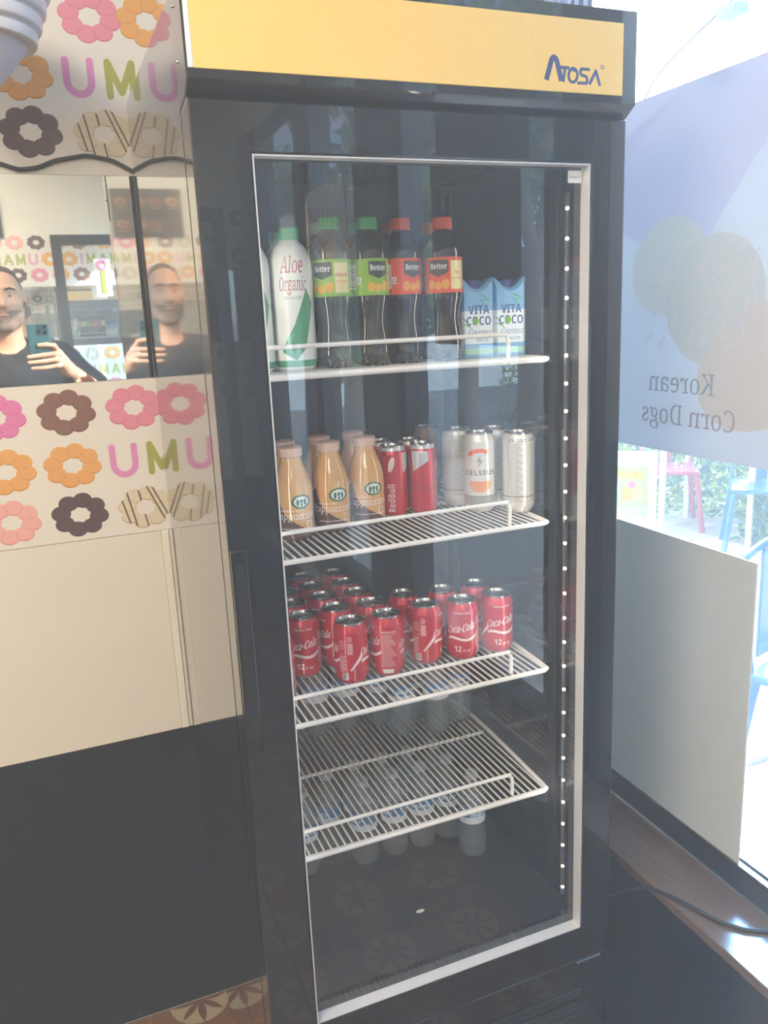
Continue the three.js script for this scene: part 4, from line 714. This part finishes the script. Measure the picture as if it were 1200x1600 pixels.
// menu board and black open frame by the far wall, seen in the mirror
{
  const tex = canvas(1024, 640, (g, W, Hh) => {
    g.fillStyle = '#3c2c28'; g.fillRect(0, 0, W, Hh);
    for (let i = 0; i < 7; i++) { const x = 130 + (i % 4) * 250, y = 170 + Math.floor(i / 4) * 300; g.fillStyle = ['#a9713d', '#b98549', '#8e3f2c', '#c08a4a'][i % 4]; g.beginPath(); g.ellipse(x, y, 86, 58, 0.2, 0, 2 * PI); g.fill(); g.fillStyle = '#5d3a2c'; g.beginPath(); g.ellipse(x + 12, y + 6, 46, 26, 0.2, 0, 2 * PI); g.fill(); g.fillStyle = '#c9a77c'; g.fillRect(x - 70, y + 82, 140, 8); }
  });
  const b = thing('menu_board', 'dark brown food menu board high on the far wall, seen in reflection', 'menu board', [-0.585, 2.415, ZF]);
  add(b, 'board', planeUV(bx(-0.235, 0.235, -0.157, 0.157, -0.018, -0.001, 0.002), 'x', 'y', 0.235, -0.235, -0.157, 0.157), mat(0xffffff, 0.45, { map: tex }));
  const fr = thing('display_stand', 'black open metal stand before the far wall, seen in the mirror', 'stand', [0, 0, 3.5]);
  add(fr, 'post', bx(-0.07, -0.008, 0.0, 2.255, -0.03, 0.03, 0.003), M.frameBlack);
  add(fr, 'post', bx(0.72, 0.78, 0.0, 2.255, -0.03, 0.03, 0.003), M.frameBlack);
  add(fr, 'top_bar', bx(-0.008, 0.72, 2.19, 2.255, -0.03, 0.03, 0.003), M.frameBlack);
  add(fr, 'foot_bar', bx(-0.008, 0.72, 0.0, 0.05, -0.03, 0.03, 0.003), M.frameBlack);
  // clear acrylic sign with a pink ring over a green stem
  const sg = thing('hanging_sign', 'small white-edged sign with pink ring and green stem hanging in the frame', 'sign', [0.225, 1.98, 3.44]);
  add(sg, 'backing', bx(-0.05, 0.05, -0.12, 0.12, 0, 0.006, 0.002), mat(0xf4f4ee, 0.4));
  const ring = new THREE.TorusGeometry(0.026, 0.011, 10, 28); add(sg, 'pink_ring', ring, mat(0xe887ad, 0.4), [0, 0.08, -0.002]);
  add(sg, 'green_stem', bx(-0.016, 0.016, -0.10, 0.045, -0.008, 0.0, 0.004), mat(0x93a83c, 0.4));
  for (const s of [-1, 1]) add(sg, 'hanging_wire', rod([s * 0.03, 0.12, 0.003], [s * 0.03, 0.213, 0.026], 0.0012, 6), M.steel);
}
// clear sign hung in the third window
{
  const font = await new FontLoader().loadAsync('fonts/droid/droid_sans_bold.typeface.json');
  const s = thing('window_sign', 'clear bubble tea sign hanging in the third window, mirrored in the refrigerator door', 'sign', [0.915, 1.98, 2.16]);
  const sh = new THREE.Shape(), w = 0.25, h = 0.19, r = 0.07; sh.moveTo(-w + r, -h); sh.lineTo(w - r, -h); sh.quadraticCurveTo(w, -h, w, -h + r); sh.lineTo(w, h - r); sh.quadraticCurveTo(w, h, w - r, h); sh.lineTo(-w + r, h); sh.quadraticCurveTo(-w, h, -w, h - r); sh.lineTo(-w, -h + r); sh.quadraticCurveTo(-w, -h, -w + r, -h);
  const bg = new THREE.ExtrudeGeometry(sh, { depth: 0.004, bevelEnabled: false }); bg.rotateY(PI / 2);
  add(s, 'acrylic_sheet', bg, mat(0xffffff, 0.05, { transmission: 0.9, ior: 1.45 }));
  const edge = tube(sh.getPoints(8).map((p) => [0.006, p.y, -p.x]), 0.004, 120, 6, true); add(s, 'border_tube', edge, mat(0xe9c27c, 0.4));
  const line = (t, y, size) => { const g = new TextGeometry(t, { font, size, depth: 0.006, curveSegments: 4 }); g.computeBoundingBox(); g.translate(-g.boundingBox.max.x / 2, y, 0); g.rotateY(PI / 2); for (const p of [g]) p.translate(0.004, 0, 0); return g; };
  add(s, 'lettering', line('BUBBLE', 0.03, 0.075), mat(0x7a6a58, 0.5)); add(s, 'lettering', line('TEA', -0.10, 0.085), mat(0xc98f3e, 0.5));
  for (const q of [-0.18, 0.18]) add(s, 'hanging_wire', rod([0.002, h, q], [0.03, 0.585, q], 0.0012, 6), M.steel);
}

// ---------- outside ----------
{
  const g = struct('ground');
  add(g, 'paving_bed', bx(1.06, 7.5, -0.12, -0.02, -14, 14), mat(0xb9a690, 0.9));
  const tones = [0xc9b49c, 0xc2ab92, 0xd2c0aa, 0xbda68c].map((c) => mat(c, 0.85)), pg = new THREE.BoxGeometry(0.39, 0.02, 0.19);
  for (let i = 0; i < 11; i++) for (let j = 0; j < 20; j++) add(g, 'paver', pg, tones[Math.floor(rnd() * 4)], [2.2 + i * 0.4 + (j % 2) * 0.2, -0.01, -4.6 + j * 0.2]);
  add(g, 'asphalt_road', bx(7.5, 12, -0.16, -0.06, -14, 16), mat(0x6d6e70, 0.9));
  add(g, 'kerb', bx(7.4, 7.5, -0.1, 0.0, -14, 16), mat(0xb7b3aa, 0.8));
  add(g, 'far_lawn', bx(12, 16, -0.16, -0.02, -14, 16), mat(0x6f8a4a, 0.9));
  add(g, 'near_lawn', bx(-6, 1.06, -0.16, -0.1, -14, -0.9), mat(0x8a8376, 0.9));
}
const leafG = (() => { const s = new THREE.Shape(); s.moveTo(0, 0); s.quadraticCurveTo(0.35, 0.35, 0, 1); s.quadraticCurveTo(-0.35, 0.35, 0, 0); const g = new THREE.ShapeGeometry(s, 3); return g; })();
function foliage(parent, n, size, inside, tones) {
  const m = new THREE.InstancedMesh(leafG, mat(0xffffff, 0.8, { transmission: 0.3, side: THREE.DoubleSide }), n); m.name = 'foliage'; m.userData.kind = 'stuff'; m.castShadow = m.receiveShadow = true;
  const d = new THREE.Object3D(), c = new THREE.Color();
  for (let i = 0; i < n; i++) { d.position.set(...inside()); d.rotation.set(rr(0, 6.3), rr(0, 6.3), rr(0, 6.3)); d.scale.setScalar(size * rr(0.7, 1.3)); d.updateMatrix(); m.setMatrixAt(i, d.matrix); c.set(tones[Math.floor(rnd() * tones.length)]); m.setColorAt(i, c); }
  parent.add(m); return m;
}
{
  const hedges = [['hedge', 'clipped yellow-green hedge behind the red and blue chairs', [4.62, 0, -4.12], [0.8, 1.15, 3.4], 0.85], ['hedge', 'low green bush at the foot of the hedge right of the blue chair', [4.35, 0, -2.95], [0.35, 0.42, 0.4], 0], ['hedge', 'long hedge along the kerb beyond the paving', [6.6, 0, 4], [0.8, 0.9, 12], 0]];
  hedges.forEach(([n, l, p, [sx, sy, sz], ry], k) => {
    const h = thing(n, l, 'hedge', p, ry);
    add(h, 'stems', merge(Array.from({ length: 8 }, () => rod([rr(-sx, sx) * 0.3, 0, rr(-sz, sz) * 0.4], [rr(-sx, sx) * 0.4, sy * 0.8, rr(-sz, sz) * 0.42], 0.012, 5))), mat(0x5b4a38, 0.9));
    foliage(h, k === 1 ? 1500 : k === 2 ? 6000 : 18000, k === 2 ? 0.13 : 0.07, () => { const a = [rr(-1, 1), rnd(), rr(-1, 1)]; if (rnd() < 0.6) a[0] = Math.sign(a[0]) * rr(0.8, 1); return [a[0] * sx / 2, 0.02 + a[1] * sy, a[2] * sz / 2]; }, k === 1 ? ['#5c7a30', '#7c9a3c', '#a9b84a'] : ['#b5bb22', '#8aa31f', '#648a1e', '#cfc92f', '#4a7020']);
  });
  const trees = [[3.4, 4.6, 4.3, 'broad tree on the paving opposite the second window'], [2.7, 6.9, 2.9, 'low tree on the paving beyond the third window'], [4.3, 7.4, 3.6, 'tree by the kerb behind the nearer two'], [3.1, 9.6, 3.1, 'low tree at the far end of the paving'], [7.4, -1.2, 5.2, 'tree beyond the hedge behind the window poster']];
  for (const [x, z, hh, l] of trees) {
    const t = thing('tree', l, 'tree', [x, -0.02, z]);
    add(t, 'trunk', merge([rod([0, 0, 0], [0.1, hh * 0.5, 0.05], 0.12, 10), rod([0.1, hh * 0.48, 0.05], [0.6, hh * 0.8, 0.3], 0.06, 8), rod([0.1, hh * 0.48, 0.05], [-0.5, hh * 0.8, -0.2], 0.06, 8)]), mat(0x6b5a48, 0.9));
    const lobes = Array.from({ length: 9 }, () => [rr(-1.0, 1.0), hh * rr(0.55, 0.95), rr(-1.0, 1.0), rr(0.5, 0.85)]);
    foliage(t, 4200, 0.2, () => { const b = lobes[Math.floor(rnd() * 9)], u = V(rr(-1, 1), rr(-1, 1), rr(-1, 1)).normalize().multiplyScalar(b[3] * Math.cbrt(rr(0.3, 1))); return [b[0] + u.x, b[1] + u.y, b[2] + u.z]; }, ['#4c6b2e', '#5f7f36', '#7f9a48', '#3f5a2a', '#98ab5a']);
  }
}
// sandwich board on the pavement
{
  const tex = canvas(512, 1024, (g, W, Hh) => {
    g.fillStyle = '#9fdf5c'; g.fillRect(0, 0, W, Hh);
    const t = (s, x, y, f, c, o) => { g.font = f; g.textAlign = 'center'; if (o) { g.strokeStyle = o; g.lineWidth = 12; g.strokeText(s, x, y); } g.fillStyle = c; g.fillText(s, x, y); };
    const block = (y) => { g.save(); g.translate(512, y); g.scale(0.6, 0.56); g.translate(-505, 0);
    t('ANTOJITOS', 256, 70, 'bold 78px sans-serif', '#f2d22e', '#d2502c'); g.fillStyle = '#9ccb78'; g.fillRect(0, 92, W, 6);
    t('WATER', 190, 190, 'bold 74px sans-serif', '#f6faf0', '#6fa5a0'); t('(16 OZ)', 160, 244, 'bold 34px sans-serif', '#eef5e8');
    for (const [x, y, r, c] of [[370, 190, 40, '#e8963c'], [420, 170, 40, '#e6a64a'], [395, 130, 30, '#e25a68'], [360, 240, 34, '#e0843a'], [440, 228, 34, '#f0c05a']]) { g.fillStyle = c; g.beginPath(); g.arc(x, y, r, 0, 2 * PI); g.fill(); }
    g.fillStyle = '#9ccb78'; g.fillRect(0, 300, W, 5);
    for (const [x, y, r, c] of [[270, 350, 26, '#e5742f'], [300, 400, 34, '#ec9a3c'], [300, 450, 34, '#d9632d'], [310, 490, 30, '#e8b44a']]) { g.fillStyle = c; g.beginPath(); g.arc(x, y, r, 0, 2 * PI); g.fill(); }
    t('CRAZY', 415, 370, 'bold 54px sans-serif', '#ffffff', '#7d8f78'); t('PIÑA', 420, 440, 'bold 54px sans-serif', '#ffffff', '#7d8f78');
    g.fillStyle = '#e9d92f'; g.beginPath(); g.ellipse(160, 460, 60, 34, 0, 0, 2 * PI); g.fill(); t('$8.00', 160, 472, 'bold 34px sans-serif', '#d08a1e');
    g.fillStyle = '#e2696a'; for (let i = 0; i < 3; i++) t(['MANGO PIÑA', 'CHAMOY TAJIN', 'CREMA 16 OZ'][i], 420, 500 + i * 30, 'bold 24px sans-serif', '#dd5f5f');
    g.restore(); };
    block(20); block(390); g.fillStyle = '#9ccb78'; g.fillRect(0, 380, W, 6);
    t('MANGONADA', 256, 850, 'bold 64px sans-serif', '#ffffff', '#d2502c'); t('$7.00', 256, 940, 'bold 60px sans-serif', '#d08a1e');
  });
  const s = thing('sandwich_board', 'green A-frame menu sign on the pavement outside the window', 'sign', [1.97, -0.0, -1.87], -0.69);
  const panel = (name, f) => { const q = new THREE.Group(); q.name = name; q.rotation.x = f * -0.2; q.position.set(0, 0, f * 0.21); s.add(q); return q; };
  for (const f of [1, -1]) {
    const q = panel('panel', f); const z0 = f > 0 ? 0 : -0.02;
    add(q, 'frame_bar', bx(-0.30, -0.265, 0.0, 1.045, z0, z0 + 0.02, 0.004), M.whiteCoat); add(q, 'frame_bar', bx(0.265, 0.30, 0.0, 1.045, z0, z0 + 0.02, 0.004), M.whiteCoat);
    add(q, 'frame_bar', bx(-0.265, 0.265, 0.985, 1.045, z0, z0 + 0.02, 0.004), M.whiteCoat); add(q, 'frame_bar', bx(-0.265, 0.265, 0.06, 0.10, z0, z0 + 0.02, 0.004), M.whiteCoat);
    add(q, 'printed_sheet', planeUV(bx(-0.265, 0.265, 0.10, 0.985, z0 + 0.004, z0 + 0.014), 'x', 'y', f > 0 ? -0.265 : 0.265, f > 0 ? 0.265 : -0.265, 0.10, 0.985), mat(0xffffff, 0.5, { map: tex }));
  }
}
// metal chairs: tapered sheet legs, dished seat, arched back
function metalChair(name, label, color, pos, rot) {
  const c = thing(name, label, 'chair', pos, rot), m = mat(color, 0.35, { clearcoat: 0.5 });
  add(c, 'seat', (() => { const g = bx(-0.20, 0.20, 0.425, 0.455, -0.20, 0.20, 0.014), p = g.attributes.position; for (let i = 0; i < p.count; i++) p.setY(i, p.getY(i) - 0.012 * (1 - Math.min(1, Math.hypot(p.getX(i), p.getZ(i)) / 0.2))); g.computeVertexNormals(); return g; })(), m);
  for (const [x, z] of [[-1, -1], [1, -1], [-1, 1], [1, 1]]) { const g = new THREE.CylinderGeometry(0.027, 0.016, 0.46, 10); g.applyMatrix4(new THREE.Matrix4().makeShear(0, 0, -x * 0.13, 0, 0, -z * 0.0)); const g2 = rod([x * 0.175, 0.43, z * 0.175], [x * 0.225, 0.0, z * 0.225], 0.019, 10); add(c, 'leg', g2, m); }
  add(c, 'back_frame', tube([[-0.18, 0.44, -0.19], [-0.19, 0.7, -0.225], [-0.15, 0.83, -0.245], [0, 0.855, -0.25], [0.15, 0.83, -0.245], [0.19, 0.7, -0.225], [0.18, 0.44, -0.19]], 0.013, 60, 8), m);
  add(c, 'back_slat', bx(-0.045, 0.045, 0.45, 0.85, -0.245, -0.235, 0.003), m);
  return c;
}
metalChair('metal_chair', 'red metal chair on the paving in front of the hedge', 0xc4382c, [4.05, 0, -3.72], -0.6);
metalChair('metal_chair', 'blue metal chair on the paving nearer the window', 0x1f62b8, [4.10, 0, -2.88], -0.75);
metalChair('metal_chair', 'blue metal chair standing close outside the window beyond the board', 0x2a62ae, [2.05, 0, -0.62], 0.3);
{
  const r = thing('bar_table', 'tall cream table with four straight legs among the outdoor chairs', 'table', [4.22, 0, -3.40], 0.55);
  const m = mat(0xe6dcc6, 0.5);
  for (const [x, z] of [[-0.30, -0.30], [0.30, -0.30], [-0.30, 0.30], [0.30, 0.30]]) add(r, 'leg', bx(x - 0.02, x + 0.02, 0, 1.03, z - 0.02, z + 0.02, 0.004), m);
  add(r, 'table_top', bx(-0.36, 0.36, 1.03, 1.06, -0.36, 0.36, 0.008), m);
}
// string-light cord outside above the poster
{
  const s = thing('string_light', 'thin cord with one small lamp sagging outside above the poster', 'string light');
  add(s, 'cord', tube([[1.35, 2.14, -0.90], [1.35, 2.16, -0.80], [1.35, 2.22, -0.74], [1.35, 2.26, -0.66], [1.35, 2.33, -0.45], [1.35, 2.42, -0.15]], 0.0035, 50, 6), mat(0x8a86a8, 0.6));
  add(s, 'lamp_holder', bx(1.33, 1.37, 2.285, 2.31, -0.51, -0.45, 0.004), mat(0x9fb0e6, 0.5));
  add(s, 'wall_bracket', rod([1.35, 2.42, -0.15], [1.05, 2.45, -0.15], 0.006, 6), M.steel);
}
// white board leaning outside and a pale building over the road
tagMesh(add(scene, 'outdoor_board', bx(1.30, 1.32, 0.62, 1.22, 0.0, 0.6, 0.004), mat(0xe3e4ee, 0.6)), 'pale lavender board outside, right of the grey board', 'board');
scene.getObjectByName('outdoor_board').geometry.translate(0, 0, 0);
{
  const b = thing('building', 'pale low building across the road, mirrored in the refrigerator door', 'building', [13.5, -0.02, 7.5]);
  add(b, 'wall', bx(0, 2.5, 0, 5.2, -8, 8), mat(0xd8d2c6, 0.85)); add(b, 'roof', bx(-0.3, 2.6, 5.2, 5.5, -8.2, 8.2), mat(0x8f8a84, 0.8));
  for (let i = 0; i < 5; i++) for (const y of [0.9, 3.2]) { const w = add(b, 'window', bx(-0.05, 0.02, y, y + 1.4, -7.2 + i * 3.2, -5.6 + i * 3.2), M.frameBlack); add(w, 'window_glass', bx(-0.06, -0.052, y + 0.08, y + 1.32, -7.12 + i * 3.2, -5.68 + i * 3.2), mat(0x5a6570, 0.1)); }
}
renderer.render(scene, camera);
